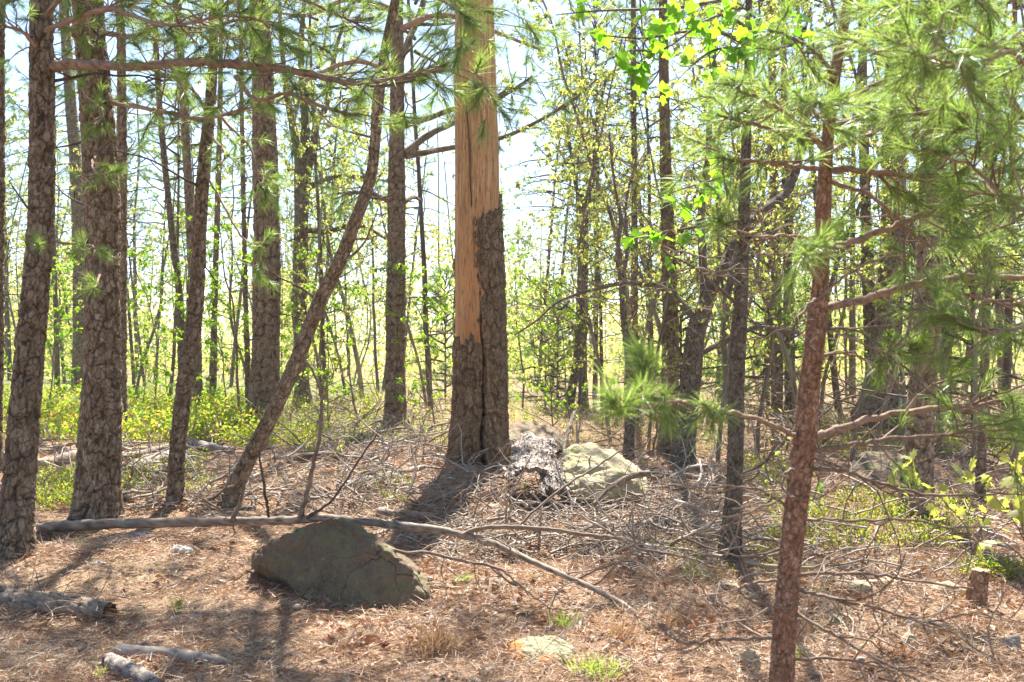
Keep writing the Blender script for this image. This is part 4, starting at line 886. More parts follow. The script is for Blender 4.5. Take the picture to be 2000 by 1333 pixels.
hull_rock('boulder', [w(495, 1105, 6.55), w(560, 1140, 6.38), w(620, 1185, 6.25), w(700, 1218, 6.12), w(780, 1240, 6.02), w(838, 1222, 6.05), w(850, 1180, 6.15),
                      w(484, 1080, 6.65), w(560, 1036, 6.5), w(645, 1005, 6.42), w(688, 1012, 6.48), w(742, 1066, 6.34), w(802, 1106, 6.2), w(838, 1160, 6.15),
                      w(500, 1120, 7.0), w(560, 1050, 7.2), w(660, 1030, 7.3), w(760, 1080, 7.2), w(850, 1140, 6.9), w(700, 1190, 7.3), w(600, 1180, 7.2)],
          'boulder', 'big dark greenish boulder under the fallen pole, nearest rock in the left half', 5, 5, .022, .006)
hull_rock('boulder', [w(1098, 905, 9.6), w(1112, 870, 9.8), w(1150, 864, 10.0), w(1205, 880, 10.0), w(1252, 915, 9.9), w(1268, 945, 9.7), w(1120, 965, 9.2), w(1150, 985, 9.1), w(1100, 960, 9.35),
                      w(1236, 985, 9.2), w(1262, 968, 9.4), w(1110, 890, 10.8), w(1180, 890, 11.0), w(1250, 930, 10.8), w(1215, 925, 9.25)],
          'lichen_rock', 'sunlit boulder with yellow green lichen and a brown overhang, right of the bark slabs', 6, 5, .03, .012)
hull_rock('boulder', [w(980, 850, 12.6), w(1000, 824, 13.0), w(1045, 820, 13.2), w(1095, 838, 13.2), w(1110, 868, 12.8), w(1000, 890, 12.2), w(1080, 890, 12.2), w(1000, 850, 14), w(1090, 850, 14)],
          'brown_rock', 'low brown boulder behind the foot of the peeled snag', 7, 4, .03, .01)
hull_rock('boulder', [w(1655, 925, 10.2), w(1665, 890, 10.4), w(1700, 878, 10.6), w(1760, 885, 10.6), w(1800, 920, 10.4), w(1790, 950, 10.0), w(1670, 950, 10.0), w(1700, 900, 11.5), w(1780, 910, 11.5)],
          'boulder', 'shaded dark grey boulder behind the boughs of the young pine', 8, 4, .03, .01)
hull_rock('boulder', [w(1690, 800, 17.6), w(1700, 772, 18), w(1725, 768, 18.2), w(1735, 780, 18), w(1740, 810, 17.5), w(1700, 790, 19), w(1735, 790, 19)],
          'tan_rock', 'small tan boulder far off beside the grey one, behind the young pine', 9, 4, .03, .01)
hull_rock('boulder', [w(1720, 800, 17.2), w(1728, 775, 17.5), w(1760, 768, 17.8), w(1790, 785, 17.6), w(1795, 810, 17.2), w(1730, 790, 19), w(1790, 795, 19)],
          'grey_rock', 'bluish grey boulder far off between two thick dark pines', 10, 4, .03, .01)
hull_rock('boulder', [w(510, 905, 13.2), w(530, 880, 13.5), w(570, 872, 13.8), w(590, 885, 13.6), w(595, 905, 13.2), w(540, 890, 14.5), w(585, 890, 14.5)],
          'grey_rock', 'low grey boulder right of the leaning tree, in the brushwood', 11, 4, .03, .01)
ys = base_depth(1055, 1303) + .02
hull_rock('stone', [w(992, 1282, ys + .05), w(998, 1256, ys + .1), w(1030, 1242, ys + .2), w(1085, 1242, ys + .22), w(1120, 1262, ys + .15), w(1119, 1290, ys + .04), w(1080, 1308, ys - .03), w(1020, 1304, ys - .02), w(1000, 1262, ys + .3), w(1110, 1262, ys + .3), w(1050, 1330, ys + .1)],
          'orange_rock', 'flat green grey stone with an orange end, lying low in front of the big boulder', 12, 5, .02, .004, 'stone')
def small_rock(px, py, wpx, hpx, mat, label, seed, cat='stone', group=None, tilt=0, name='stone'):
    p = G(px, py); Y = p[1]; a, b = wpx / F * Y / 2, hpx / F * Y; r = np.random.default_rng(seed); P = []
    for i in range(16):
        v = rdir(r); v[2] = abs(v[2]) if i < 12 else v[2]
        x, y, z = v[0] * a * r.uniform(.8, 1.1), v[1] * a * .8, v[2] * b
        P.append(p + np.array([x * math.cos(tilt) + z * math.sin(tilt), a * .6 + y, -x * math.sin(tilt) + z * math.cos(tilt) - b * .05]))
    return hull_rock(name, P, mat, label, seed, 3, .012, .006, cat, group)
small_rock(958, 980, 66, 36, 'red_rock', 'flat red brown rock half buried left of the bark slabs', 20)
small_rock(1008, 992, 32, 24, 'red_rock', 'small red rock between the flat red rock and the bark slabs', 21)
small_rock(1635, 1230, 40, 34, 'orange_rock', 'rounded orange stone right of the young pine trunk', 22)
small_rock(1775, 1270, 44, 40, 'tan_rock', 'narrow tan stone tilted up out of the needles, near the bottom right', 23, tilt=.6)
small_rock(1618, 1140, 36, 18, 'tan_rock', 'tan stone with moss beside it, just right of the young pine', 24)
small_rock(1590, 1128, 46, 14, 'tan_rock', 'low tan stone almost touching the young pine trunk', 25)
small_rock(1690, 1166, 70, 34, 'tan_rock', 'angular brown stone in the small dug out bank', 26)
small_rock(1735, 1150, 52, 22, 'tan_rock', 'split tan stone just behind the angular brown one in the bank', 27)
small_rock(1748, 1107, 60, 14, 'orange_rock', 'pale orange stone on the lip of the bank', 28)
small_rock(1860, 1160, 70, 22, 'tan_rock', 'broad tan stone left of the red stump', 29)
small_rock(1985, 1270, 50, 34, 'grey_rock', 'brown grey stone at the lower right edge', 30)
small_rock(1390, 1050, 60, 30, 'grey_rock', 'pale pinkish stone left of the lichen spotted oak', 31)
small_rock(1392, 1182, 34, 22, 'orange_rock', 'small orange stone left of the young pine trunk', 32)
small_rock(1425, 1160, 60, 26, 'tan_rock', 'pale flat stone half covered by needles left of the young pine', 33)
small_rock(1935, 1060, 64, 36, 'grey_rock', 'green grey stone behind the red stump', 34)
small_rock(1470, 1310, 50, 40, 'tan_rock', 'brown stone touching the left of the young pine near the bottom', 35)
small_rock(1685, 1302, 28, 22, 'grey_rock', 'grey pebble near the bottom between two tan stones', 36)
small_rock(745, 1002, 40, 12, 'grey_rock', 'flat grey stone in the sticks beyond the big boulder', 37)
small_rock(905, 920, 90, 10, 'red_rock', 'thin flat slab in the shadow at the foot of the snag', 38)
for i, (x, y, ww, h, lb) in enumerate([(262, 1056, 62, 20, 'crumpled white lichened bark flake under the fallen pole, left of its pair'), (350, 1084, 60, 20, 'grey white lichened bark flake lying in needles, right of its pair'),
                          (185, 1106, 40, 8, 'thin grey bark flake on the needle bank, lowest of three'), (880, 938, 44, 10, 'pale blue grey bark flake in the snag shadow'), (1235, 1108, 60, 12, 'black and white bark flake in the right brushwood')]):
    small_rock(x, y, ww, h, 'flake', lb, 40 + i, 'bark flake', None, name='bark_flake')

# ------------------------------------------------------------------ stump, logs, fallen pole
def log(q, label, mat, seed, cat='log', name='fallen_log', rough=.07, knots=3, group=None, sides=12, twigs=0, twmat='grey_wood', ends=True, rel=.004):
    """q: (px, py, Y, width px) or (px, py, None, width): lies on the ground where Y is None"""
    P = []; R = []
    for x, y, Y, wd in q:
        p = G(x, y + wd * .35) if Y is None else W(x, y, Y)
        r_ = wd / F * p[1] / 2
        if Y is None: p = p + np.array([0, 0, r_ * 1.0 + .012])
        P.append(p); R.append(r_)
    P, R = np.array(P), np.array(R); base = P[0].copy(); r = np.random.default_rng(seed)
    root = thing(name, base, label, cat, group)
    Ps, Rs = smoothpts(P - base, R, 7); Ps[1:-1] += r.standard_normal(Ps[1:-1].shape) * Rs[1:-1, None] * .06
    mb = MB(); tube(mb, Ps, Rs, sides, r.random(), 0, rough, r); link('trunk' if cat == 'log' else 'stem', mb.mesh('stem', M[mat]), root)
    for k in range(twigs):
        t = r.uniform(len(Ps) * .15, len(Ps) - 1.01); b = Ps[int(t)]; mb = MB()
        T = wander(b, rdir(r, .8) + np.array([0, 0, .35]) + norm(Ps[-1] - Ps[0]) * .6, r.uniform(.15, .6), 6, r, .25)
        T[:, 2] = np.maximum(T[:, 2], ground(T[:, 0] + base[0], T[:, 1] + base[1]) - base[2] + .01)
        tube(mb, *smoothpts(T, np.linspace(min(.007, Rs[int(t)] * .6), .002, 7), 2), 5, .5, 0, .05, r)
        for jj in range(2):
            U = wander(T[r.integers(2, 6)], rdir(r), r.uniform(.08, .25), 4, r, .3); tube(mb, U, np.linspace(.003, .0012, 5), 4, .5, 0, cap=False)
        link('twig', mb.mesh('twig', M[twmat]), root)
    return root, base, Ps, Rs
r8 = base_depth(190, 1030)
FP, bFP, fps, _ = log([(62, 1034, 8.2, 22), (140, 1028, 8.1, 21), (230, 1024, 8.0, 20), (330, 1021, 7.9, 19), (430, 1019, 7.7, 18), (520, 1018, 7.5, 17), (580, 1016, 7.3, 17), (640, 1012, 7.15, 15), (700, 1019, 7.0, 15), (790, 1028, 6.9, 15), (860, 1036, 6.8, 15),
      (920, 1050, 6.7, 14), (975, 1066, 6.6, 13), (1020, 1088, 6.45, 12), (1080, 1115, 6.25, 11), (1150, 1146, 6.05, 11), (1215, 1180, 5.85, 11), (1260, 1212, 5.7, 10), (1300, 1238, 5.6, 9), (1330, 1252, 5.5, 7)],
    'long fallen pole lying over the big boulder, tapering down to the right', 'grey_wood', 101, 'fallen tree', 'fallen_pole', .05, twigs=10)
def fp_branch(q, sd, tw=4):
    r = np.random.default_rng(sd); P = np.array([W(x, y, Y) for x, y, Y, w_ in q]) - bFP; R = np.array([w_ / F * Y / 2 for x, y, Y, w_ in q]); mb = MB(); Ps, Rs = smoothpts(P, R, 6)
    Ps[1:-1] += r.standard_normal(Ps[1:-1].shape) * .003
    tube(mb, Ps, Rs, 8, .5, 0, .06, r)
    for j in range(tw):
        T = wander(Ps[r.integers(len(Ps) // 3, len(Ps))], norm(Ps[-1] - Ps[0]) * .7 + rdir(r), r.uniform(.12, .5), 5, r, .25); tube(mb, T, np.linspace(.004, .0015, 6), 4, .5, 0, cap=False)
    link('branch', mb.mesh('branch', M['dark_twig' if q[0][1] < 1013 else 'grey_wood']), FP)
fp_branch([(905, 1045, 6.7, 9), (940, 1032, 6.7, 9), (1010, 1030, 6.7, 9), (1080, 1035, 6.7, 8), (1150, 1045, 6.7, 7), (1210, 1052, 6.7, 7), (1250, 1072, 6.6, 6), (1340, 1088, 6.5, 4), (1400, 1110, 6.4, 3)], 1, 7)
fp_branch([(1010, 1030, 6.7, 5), (1090, 960, 6.9, 5), (1160, 915, 7.1, 4), (1215, 880, 7.3, 3)], 2, 1)
fp_branch([(585, 1014, 7.25, 12), (600, 960, 7.2, 9), (612, 910, 7.15, 8), (625, 850, 7.1, 7), (628, 790, 7.05, 6), (620, 745, 7.0, 5), (595, 700, 7.0, 4)], 3, 3)
fp_branch([(600, 1012, 7.2, 6), (650, 975, 7.1, 5), (700, 900, 7.0, 4), (735, 850, 6.9, 3)], 4, 2)
fp_branch([(525, 1010, 7.4, 6), (518, 965, 7.3, 6), (512, 920, 7.2, 5), (505, 880, 7.2, 4)], 5, 1)
fp_branch([(650, 1020, 7.0, 8), (690, 1040, 6.6, 8), (740, 1066, 6.35, 8), (790, 1080, 6.3, 7), (840, 1080, 6.3, 7), (900, 1095, 6.2, 6), (970, 1108, 6.1, 6), (1000, 1130, 6.0, 4), (1040, 1165, 5.9, 3), (1080, 1188, 5.8, 2.5), (1150, 1196, 5.7, 2)], 6, 5)
fp_branch([(1130, 1130, 6.15, 4), (1180, 1108, 6.1, 4), (1230, 1096, 6.1, 4), (1270, 1115, 6.0, 3), (1300, 1150, 5.9, 2)], 7, 3)
fp_branch([(455, 1015, 7.6, 10), (470, 980, 7.6, 7), (480, 940, 7.6, 5)], 8, 1)
LOGS = [([(72, 912, None, 20), (110, 905, None, 20), (150, 892, None, 18)], 'short pale log between the two rough left pines', 'grey_wood'),
        ([(70, 938, None, 12), (110, 944, None, 12), (148, 946, None, 10)], 'thin log just in front of the short pale log', 'grey_wood'),
        ([(75, 885, None, 9), (200, 882, None, 8), (340, 878, None, 7)], 'long thin grey pole lying behind the rough left pines', 'grey_wood'),
        ([(238, 984, None, 17), (270, 960, None, 17), (300, 932, None, 16), (325, 916, None, 13)], 'dark mossy log slanting back beside the thick plated pine', 'oak'),
        ([(236, 898, None, 12), (290, 886, None, 12), (332, 874, None, 10), (372, 868, None, 8)], 'pale weathered log behind the slender curved pine', 'grey_wood'),
        ([(360, 868, None, 22), (410, 878, None, 18), (455, 886, None, 14)], 'thick bleached log end left of the leaning tree', 'pale_bark'),
        ([(430, 870, None, 14), (470, 828, None, 12), (490, 800, None, 10)], 'pale log leaning away behind the big straight pine', 'pale_bark'),
        ([(230, 1278, None, 24), (300, 1284, None, 25), (380, 1294, None, 24), (450, 1304, None, 20)], 'smooth pinkish log lying level at the bottom left', 'bleached'),
        ([(212, 1300, None, 30), (250, 1320, None, 34), (300, 1350, None, 34)], 'rough short log poking under the smooth pinkish log', 'pale_bark'),
        ([(280, 905, None, 10), (330, 918, None, 9), (372, 925, None, 7)], 'reddish stick ending at the curved slender pine', 'twig'),
        ([(1270, 928, None, 14), (1340, 935, None, 15), (1430, 944, None, 12), (1530, 950, None, 8)], 'long grey bough lying right of the lichen boulder', 'grey_wood'),
        ([(1268, 925, 9.3, 12), (1235, 930, 9.2, 12), (1195, 950, 9.0, 10), (1160, 985, 8.8, 8)], 'curved grey bough hanging over the brown overhang of the boulder', 'grey_wood'),
        ([(1120, 1032, None, 13), (1200, 1032, None, 14), (1310, 1024, None, 14)], 'grey stick log in front of the lichen boulder', 'grey_wood'),
        ([(735, 1008, None, 18), (800, 1012, None, 18), (850, 1020, None, 16)], 'short grey log just beyond the fallen pole and big boulder', 'grey_wood'),
        ([(780, 1062, None, 7), (830, 1070, None, 9), (905, 1082, None, 7)], 'short bleached crooked stick right of the big boulder', 'pale_bark'),
        ([(1245, 875, None, 9), (1290, 850, None, 9), (1300, 828, None, 7)], 'red brown broken bough leaning behind the lichen boulder', 'sapbark'),
        ([(1430, 890, None, 9), (1500, 868, None, 9), (1580, 880, None, 7)], 'dark stick behind the young pine trunk', 'twig'),
        ([(970, 905, 11.2, 8), (990, 925, 10.8, 9), (975, 955, 10.3, 9), (950, 975, None, 7)], 'pale curved root like stick against the right foot of the snag', 'pale_bark'),
        ([(880, 948, 10.2, 4), (905, 920, 10.5, 5), (925, 890, 10.9, 4), (955, 876, 11.1, 3)], 'thin bleached twig arching before the foot of the snag', 'pale_bark'),
        ([(255, 925, None, 26), (300, 905, None, 26), (345, 895, None, 22)], 'thick short weathered log between thick plated pine and curved pine', 'pale_bark'),
        ([(560, 905, None, 20), (640, 895, None, 18), (730, 900, None, 14)], 'pale log lying level between leaning tree and snag', 'grey_wood'),
        ([(660, 955, None, 12), (740, 935, None, 12), (830, 915, None, 9)], 'thin pale log pointing at the left foot of the snag', 'bleached'),
        ([(1150, 1085, None, 9), (1230, 1075, None, 10), (1330, 1082, None, 8)], 'bleached stick lying below the forked branch of the fallen pole', 'bleached'),
        ([(385, 850, None, 20), (440, 835, None, 16), (480, 815, None, 12)], 'whitish fallen trunk end behind the curved pine', 'bleached'),
        ([(1105, 898, 9.9, 7), (1102, 870, 10.2, 8), (1112, 835, 10.5, 9), (1122, 805, 10.8, 6)], 'dark upright branch rising behind the left of the lichen boulder', 'oak')]
for i, (q, lb, mt) in enumerate(LOGS):
    thick = max(x[3] for x in q) > 10
    log(q, lb, mt, 110 + i, 'log' if thick else 'stick', 'fallen_log' if thick else 'fallen_stick', .07, twigs=2 if 'bough' in lb or 'stick' in lb else 0)
# rotten broken log at the lower left
def rotten():
    P = np.array([G(-60, 1170), G(0, 1190), G(80, 1200), G(150, 1206), G(215, 1212)]); P[:, 2] += .045; base = P[1].copy()
    root = thing('rotten_log', base, 'rotten broken log at the left edge, orange wood at its torn end', 'log')
    r = np.random.default_rng(4); R = np.array([.10, .095, .088, .075, .06])
    mb = bark_trunk(P - base, R, 131, .01, .01, .016, .05, .12, 0, None)
    link('trunk', mb.mesh('trunk', M['grey_wood']), root)
    mb = MB(); e_ = P[-1] - base; d = norm(P[-1] - P[-2])
    for i in range(16):
        o = e_ + r.standard_normal(3) * .022; T = np.array([o - d * .05, o + d * r.uniform(.02, .07)]); tube(mb, T, [.013, .004], 5, 1.0, 0, .0, r)
    link('torn_end', mb.mesh('torn_end', M['wood']), root)
    mb = MB()
    for i in range(60):
        b = P[r.integers(0, 4)] - base + np.array([r.uniform(-.1, .15), r.uniform(-.05, .05), .03]); T = wander(b, rdir(r, .6) + np.array([.2, -.3, .2]), r.uniform(.1, .4), 5, r, .25)
        tube(mb, T, np.linspace(.0035, .0015, 6), 4, r.random(), 0, cap=False)
    tag(link('twigs', mb.mesh('twigs', M['grey_wood']), root), kind='stuff')
rotten()
def stump(px, py, wpx, hpx, label, red=True):
    p = G(px, py); r = wpx / F * p[1] / 2; h = hpx / F * p[1]
    root = thing('tree_stump', p, label, 'stump')
    P = np.array([[0, 0, -.1], [0, 0, h * .4], [r * .25, 0, h * .75], [r * .5, 0, h]]); R = np.array([r * 1.1, r, r * .95, r * 1.05])
    mb = bark_trunk(P, R, 141, .008, .008, .007, .04, .07, .15); link('trunk', mb.mesh('trunk', M['sapbark']), root)
    mb = MB(); th = np.arange(18) * 2 * PI / 18; rg = np.random.default_rng(2); rr = r * 1.02 * (1 + .06 * rg.standard_normal(18))
    V = [[r * .5, 0, h + .012]] + [[r * .5 + a_ * math.cos(t_), a_ * math.sin(t_), h + .004 + .01 * rg.random()] for a_, t_ in zip(rr, th)]
    mb.add(V, np.array([(0, i + 1, (i + 1) % 18 + 1) for i in range(18)]), .4); link('cut_top', mb.mesh('cut_top', M['red_rock']), root)
stump(1908, 1188, 34, 72, 'short red brown stump with a torn top at the right')
# two slabs of fallen bark
def slab(a, b, wpx, arc, label, seed):
    root_p = (a + b) / 2; r = wpx / F * root_p[1] / 2
    r_ = np.random.default_rng(seed); ax = norm(b - a); L = np.linalg.norm(b - a); sd_ = norm(np.cross(ax, [0, 0, 1])); up = np.cross(sd_, ax)
    ns, nt = int(L / .009), 60; s = np.linspace(0, L, ns); th = np.linspace(-arc, arc, nt)
    h, ck, cid = relief(s, th, r * 1.6, .055, .09, seed)
    wob = 1 + .08 * np.sin(s * 9 + seed)[:, None] + .05 * np.sin(th * 3 + s[:, None] * 7)
    rr = r * wob + .032 * (h - .6) + .02 * np.sin(s * 23 + seed)[:, None] * np.sin(th * 5)
    edge = .03 * np.sin(th * 5 + seed) + .02 * np.sin(th * 13)
    ss_ = s[:, None] * (1 + 0 * th) + edge[None] * ((s / L)[:, None] - .5) * 2
    X = a + ss_[..., None] * ax + (np.sin(th)[None] * rr)[..., None] * sd_ + (np.cos(th)[None] * rr * .75)[..., None] * up
    Xi = X - (np.sin(th)[None, :, None] * sd_ + np.cos(th)[None, :, None] * up) * (.028 + .016 * h[..., None])
    n, k = ns, nt; i = np.arange(n - 1)[:, None] * k; j = np.arange(k - 1)[None]
    q = np.stack([i + j, i + k + j, i + k + j + 1, i + j + 1], -1).reshape(-1, 4)
    mb = MB(); N = n * k
    mb.add(np.concatenate([X.reshape(-1, 3), Xi.reshape(-1, 3)]) - root_p, q, np.tile(cid.ravel(), 2), np.concatenate([ck.ravel(), np.full(N, .75)]))
    F2 = [q[:, ::-1] + N]; jj = np.arange(k - 1); ii = np.arange(n - 1)
    for row in (0, n - 1): F2.append(np.stack([row * k + jj, row * k + jj + 1, N + row * k + jj + 1, N + row * k + jj], -1))
    for colm in (0, k - 1): F2.append(np.stack([ii * k + colm, (ii + 1) * k + colm, N + (ii + 1) * k + colm, N + ii * k + colm], -1))
    mb.F.append((np.vstack(F2), 0))
    o = link('bark_slab', mb.mesh('bark_slab', M['pale_bark']), None, root_p); tag(o, label, 'bark slab')
slab(W(1042, 878, 10.2), W(1042, 948, 9.3), 84, 1.35, 'large curved slab of pale fallen bark leaning on the snag side of the boulder', 151)
slab(W(1075, 915, 9.6), W(1085, 972, 9.05), 52, 1.2, 'smaller pale bark slab overlapping the right edge of the large one', 152)
slab(G(1100, 1003) + np.array([-.15, 0, .0]), G(1180, 1003) + np.array([.1, 0, .0]), 34, 1.3, 'flat grey bark slab in the sticks in front of the lichen boulder', 153)

# ------------------------------------------------------------------ pine cones
def cone_mesh():
    mb = MB(); r = np.random.default_rng(5)
    tube(mb, np.array([[0, 0, -.025], [0, 0, .025]]), [.01, .006], 6, .5)
    for i in range(70):
        f = i / 70; z = -.026 + .055 * f; az = i * 2.4; rad = .021 * math.sin(PI * (.18 + .78 * f)) ** .8
        o = np.array([math.cos(az) * rad * .3, math.sin(az) * rad * .3, z]); d = norm(np.array([math.cos(az), math.sin(az), .5])); s_ = norm(np.cross(d, [0, 0, 1])); u = np.cross(s_, d)
        t = o + d * rad; wd = .0065
        mb.add([o - s_ * wd * .5, o + s_ * wd * .5, t + s_ * wd, t - s_ * wd, t + u * .004], np.array([(0, 1, 2), (0, 2, 3), (3, 2, 4)]), r.random(), .1)
    return mb.mesh('pine_cone', M['oak'])
CONE = cone_mesh(); rc = np.random.default_rng(9)
for x, y, lb in [(455, 1064, 'brown pine cone in the sunlit needles just before the fallen pole'), (972, 1158, 'pine cone right of the big boulder beside the bright grass tuft'), (1008, 1202, 'pine cone above the flat orange ended stone'),
                 (1412, 1232, 'dark pine cone left of the young pine trunk'), (1892, 1312, 'pine cone near the bottom right corner'), (1752, 1302, 'pine cone near the bottom, right of the grey pebble'),
                 (1820, 1245, 'pine cone between the tilted tan stone and the right edge'), (1125, 1116, 'pine cone under the tapering end of the fallen pole'), (1275, 1205, 'pine cone beside the lowest bend of the fallen pole')]:
    p = G(x, y) + np.array([0, 0, .016]); tag(link('pine_cone', CONE, None, p, (rc.uniform(1.2, 1.9), rc.uniform(-.4, .4), rc.uniform(0, 6)), rc.uniform(.9, 1.25)), lb, 'pine cone', 'pine cones on the forest floor')

# ------------------------------------------------------------------ grass tufts
def grass_tuft(px, py, rpx, hpx, n, mat, label, seed, spread=.5, w_=.004, group=None):
    p = G(px, py); r = np.random.default_rng(seed); R = rpx / F * p[1]; Hh = hpx / F * p[1]; mb = MB()
    O = np.stack([r.normal(0, R * .35, n), r.normal(0, R * .35, n), np.full(n, -.01)], -1); O[:, 2] = ground(O[:, 0] + p[0], O[:, 1] + p[1]) - p[2] - .01
    D = norm(np.stack([r.normal(0, spread, n), r.normal(0, spread, n), np.ones(n)], -1)); needles(mb, O, D, Hh * r.uniform(.5, 1.2, n), w_, .22, r)
    tag(link('grass_tuft', mb.mesh('grass_tuft', M[mat]), None, p), label, 'grass tuft', group)
for i, a_ in enumerate([(905, 1140, 18, 34, 70, 'grass', 'small bright green grass tuft in front of the fallen pole', .5), (1165, 1318, 60, 60, 170, 'grass', 'bright green grass tuft right of the flat orange ended stone', .5),
                        (155, 1060, 30, 24, 80, 'grass', 'low green grass tuft at the foot of the thick plated pine', .8), (205, 1325, 26, 46, 50, 'grass', 'green grass blades by the rough short log at the bottom left', .3),
                        (1318, 1225, 26, 50, 110, 'dry_grass', 'dry yellow grass tuft at the tip of the fallen pole', .4), (850, 1275, 55, 90, 190, 'dry_grass', 'large reddish dry grass tuft below the right end of the big boulder', .5),
                        (1210, 1250, 50, 70, 150, 'dry_grass', 'reddish dry grass tuft between fallen pole and orange ended stone', .5), (1105, 1230, 40, 60, 60, 'grass', 'thin yellow green grass sprigs above the orange ended stone', .3),
                        (1590, 1160, 34, 26, 70, 'grass', 'yellow mossy tuft right beside the young pine trunk', .8), (1365, 1130, 50, 36, 110, 'grass', 'pale green grass patch left of the lichen spotted oak foot', .6),
                        (1540, 1105, 40, 26, 80, 'grass', 'pale green grass patch just left of the young pine', .6), (1560, 1290, 30, 40, 60, 'grass', 'green grass blades at the right foot of the young pine', .4),
                        (690, 950, 26, 24, 60, 'grass', 'green tuft among sticks beyond the big boulder', .8), (345, 1200, 14, 60, 24, 'grass', 'few thin green blades in the shade left of the big boulder', .2)]):
    x, y, rp, hp, n, mt, lb, sp = a_; grass_tuft(x, y, rp, hp, n, mt, lb, 160 + i, sp, .0035)

# ------------------------------------------------------------------ oak seedlings with single large leaves
def seedling(px, py, hpx, n, size, label, seed, spread=.5, mats=None, Y=None, arch=None):
    p = G(px, py) if Y is None else W(px, py, Y); hh = hpx / F * p[1]; r = np.random.default_rng(seed); root = thing('oak_seedling', p, label, 'seedling')
    pos = []
    for k in range(max(1, n // 6)):
        T = wander((0, 0, 0), (r.normal(0, spread), r.normal(0, spread), 1) if arch is None else arch, hh, 6, r, .18, 0 if arch is None else -.02); mb = MB()
        tube(mb, T, np.linspace(.005, .002, 7), 5, .5, 0, cap=False); link('stem', mb.mesh('stem', M['twig']), root); pos += [T[6]] * 3 + [T[5], T[4], T[3]]
    for q in pos[:n]: put_leaf(root, mats or LEAFP, q, norm(r.standard_normal(3) + np.array([0, -.3, -.4])), size, r)
seedling(655, 905, 30, 12, .10, 'yellow leaved oak seedling in the sticks beyond the fallen pole', 1, .8)
seedling(610, 890, 26, 8, .09, 'pale little oak seedling left of the yellow leaved one', 2, .8)
seedling(760, 980, 18, 6, .07, 'tiny green seedling in front of the snag shadow', 3, .9, LEAF)
seedling(1250, 925, 50, 8, .06, 'thin yellow sprig before the lichen boulder', 4, .3)
seedling(1030, 960, 20, 4, .06, 'two yellow leaves hanging by the bark slabs', 5, .3)
seedling(1800, 1000, 110, 24, .08, 'pale oak seedling drooping behind the boughs, left of its bigger neighbour', 6, .5, Y=5.6)
seedling(2010, 1100, 210, 48, .085, 'large pale oak seedling with big lobed leaves at the right edge', 7, .5, Y=5.2)
seedling(1900, 1080, 150, 30, .075, 'pale oak seedling in front of the slim dark pole', 8, .4, Y=5.8)
seedling(1620, 980, 40, 10, .06, 'light green sprig showing just right of the young pine trunk', 9, .5, LEAF)

# ------------------------------------------------------------------ litter
def poly_points(n, x0, x1, y0, y1, rng, power=1.0):
    """random ground points, thinning out with distance"""
    Y = y0 * (y1 / y0) ** (rng.random(n) ** power); X = rng.uniform(x0, x1, n) * (Y * .62 + 1.0)
    return np.stack([X, Y, ground(X, Y)], -1)
def litter_needles():
    r = np.random.default_rng(31); mb = MB()
    for n, a_, b_, L, w_ in ((185000, 3.2, 7.5, .095, .0032), (66000, 7, 13, .12, .0065), (10000, 12, 22, .15, .010)):
        P = poly_points(n, -1, 1, a_, b_, r); P[:, 2] += r.random(n) ** 2 * .06 + .002
        clump = np.sin(P[:, 0] * 5.1 + 2 * np.sin(P[:, 1] * 3)) + np.sin(P[:, 1] * 6.3 + 2 * np.sin(P[:, 0] * 2.3))
        az = r.uniform(0, 2 * PI, n) + clump
        D = norm(np.stack([np.cos(az), np.sin(az), r.normal(.0, .3, n)], -1)); needles(mb, P, D, L * r.uniform(.7, 1.2, n), w_, -.02, r, 0, False, np.clip(r.random(n) * .75 + .13 * clump + .12, 0, 1))
    tag(link('needle_litter', mb.mesh('needle_litter', M['litter'])), 'tan and red brown pine needles carpeting the ground', 'needle litter', kind='stuff')
litter_needles()
def litter_leaves():
    r = np.random.default_rng(32); mb = MB()
    for n, x0, x1, a_, b_, L in ((2600, -1, 1, 3.4, 7.5, .05), (8200, -.25, 1, 5.0, 14, .06), (3500, -1, 1, 9, 24, .09)):
        P = poly_points(n, x0, x1, a_, b_, r); P[:, 2] += r.random(n) * .03 + .008
        D = norm(r.standard_normal((n, 3)) * np.array([1, 1, .35])); leaves(mb, P, D, L * r.uniform(.5, 1.3, n), r, 0, .62, 1.0)
    tag(link('dead_leaves', mb.mesh('dead_leaves', M['dead_leaf'], False)), 'curled brown oak leaves strewn over the needles', 'dead leaves', kind='stuff')
litter_leaves()
def sticks(name, label, zones, seed, mat='grey_wood'):
    r = np.random.default_rng(seed); mb = MB()
    for n, xr, yr, hh, L, big in zones:
        for p in Gv(r.uniform(*xr, n), r.uniform(*yr, n)):
            l = L * r.uniform(.3, 1.3) ; d = rdir(r, .25 if hh < .3 else .8); T = wander(p + np.array([0, 0, r.random() ** 1.6 * hh + .01]), d, l, 6, r, .22, -.02)
            T[:, 2] = np.maximum(T[:, 2], ground(T[:, 0], T[:, 1]) + .006); r0 = r.choice([.0025, .0045, .007, .011], p=[.35, .35, .22, .08]) * big * 1.35 * (p[1] / 8) ** .5
            tube(mb, T, np.linspace(r0, r0 * .4, 7), 4, r.random(), 0, .1, r, cap=False)
            for _ in range(r.integers(0, 3) if p[1] < 12 else 0):
                U = wander(T[r.integers(1, 5)], d + rdir(r) * .8, l * r.uniform(.2, .6), 4, r, .25); tube(mb, U, np.linspace(r0 * .6, r0 * .3, 5), 3, r.random(), 0, cap=False)
    tag(link(name, mb.mesh(name, M[mat])), label, 'brushwood', kind='stuff')
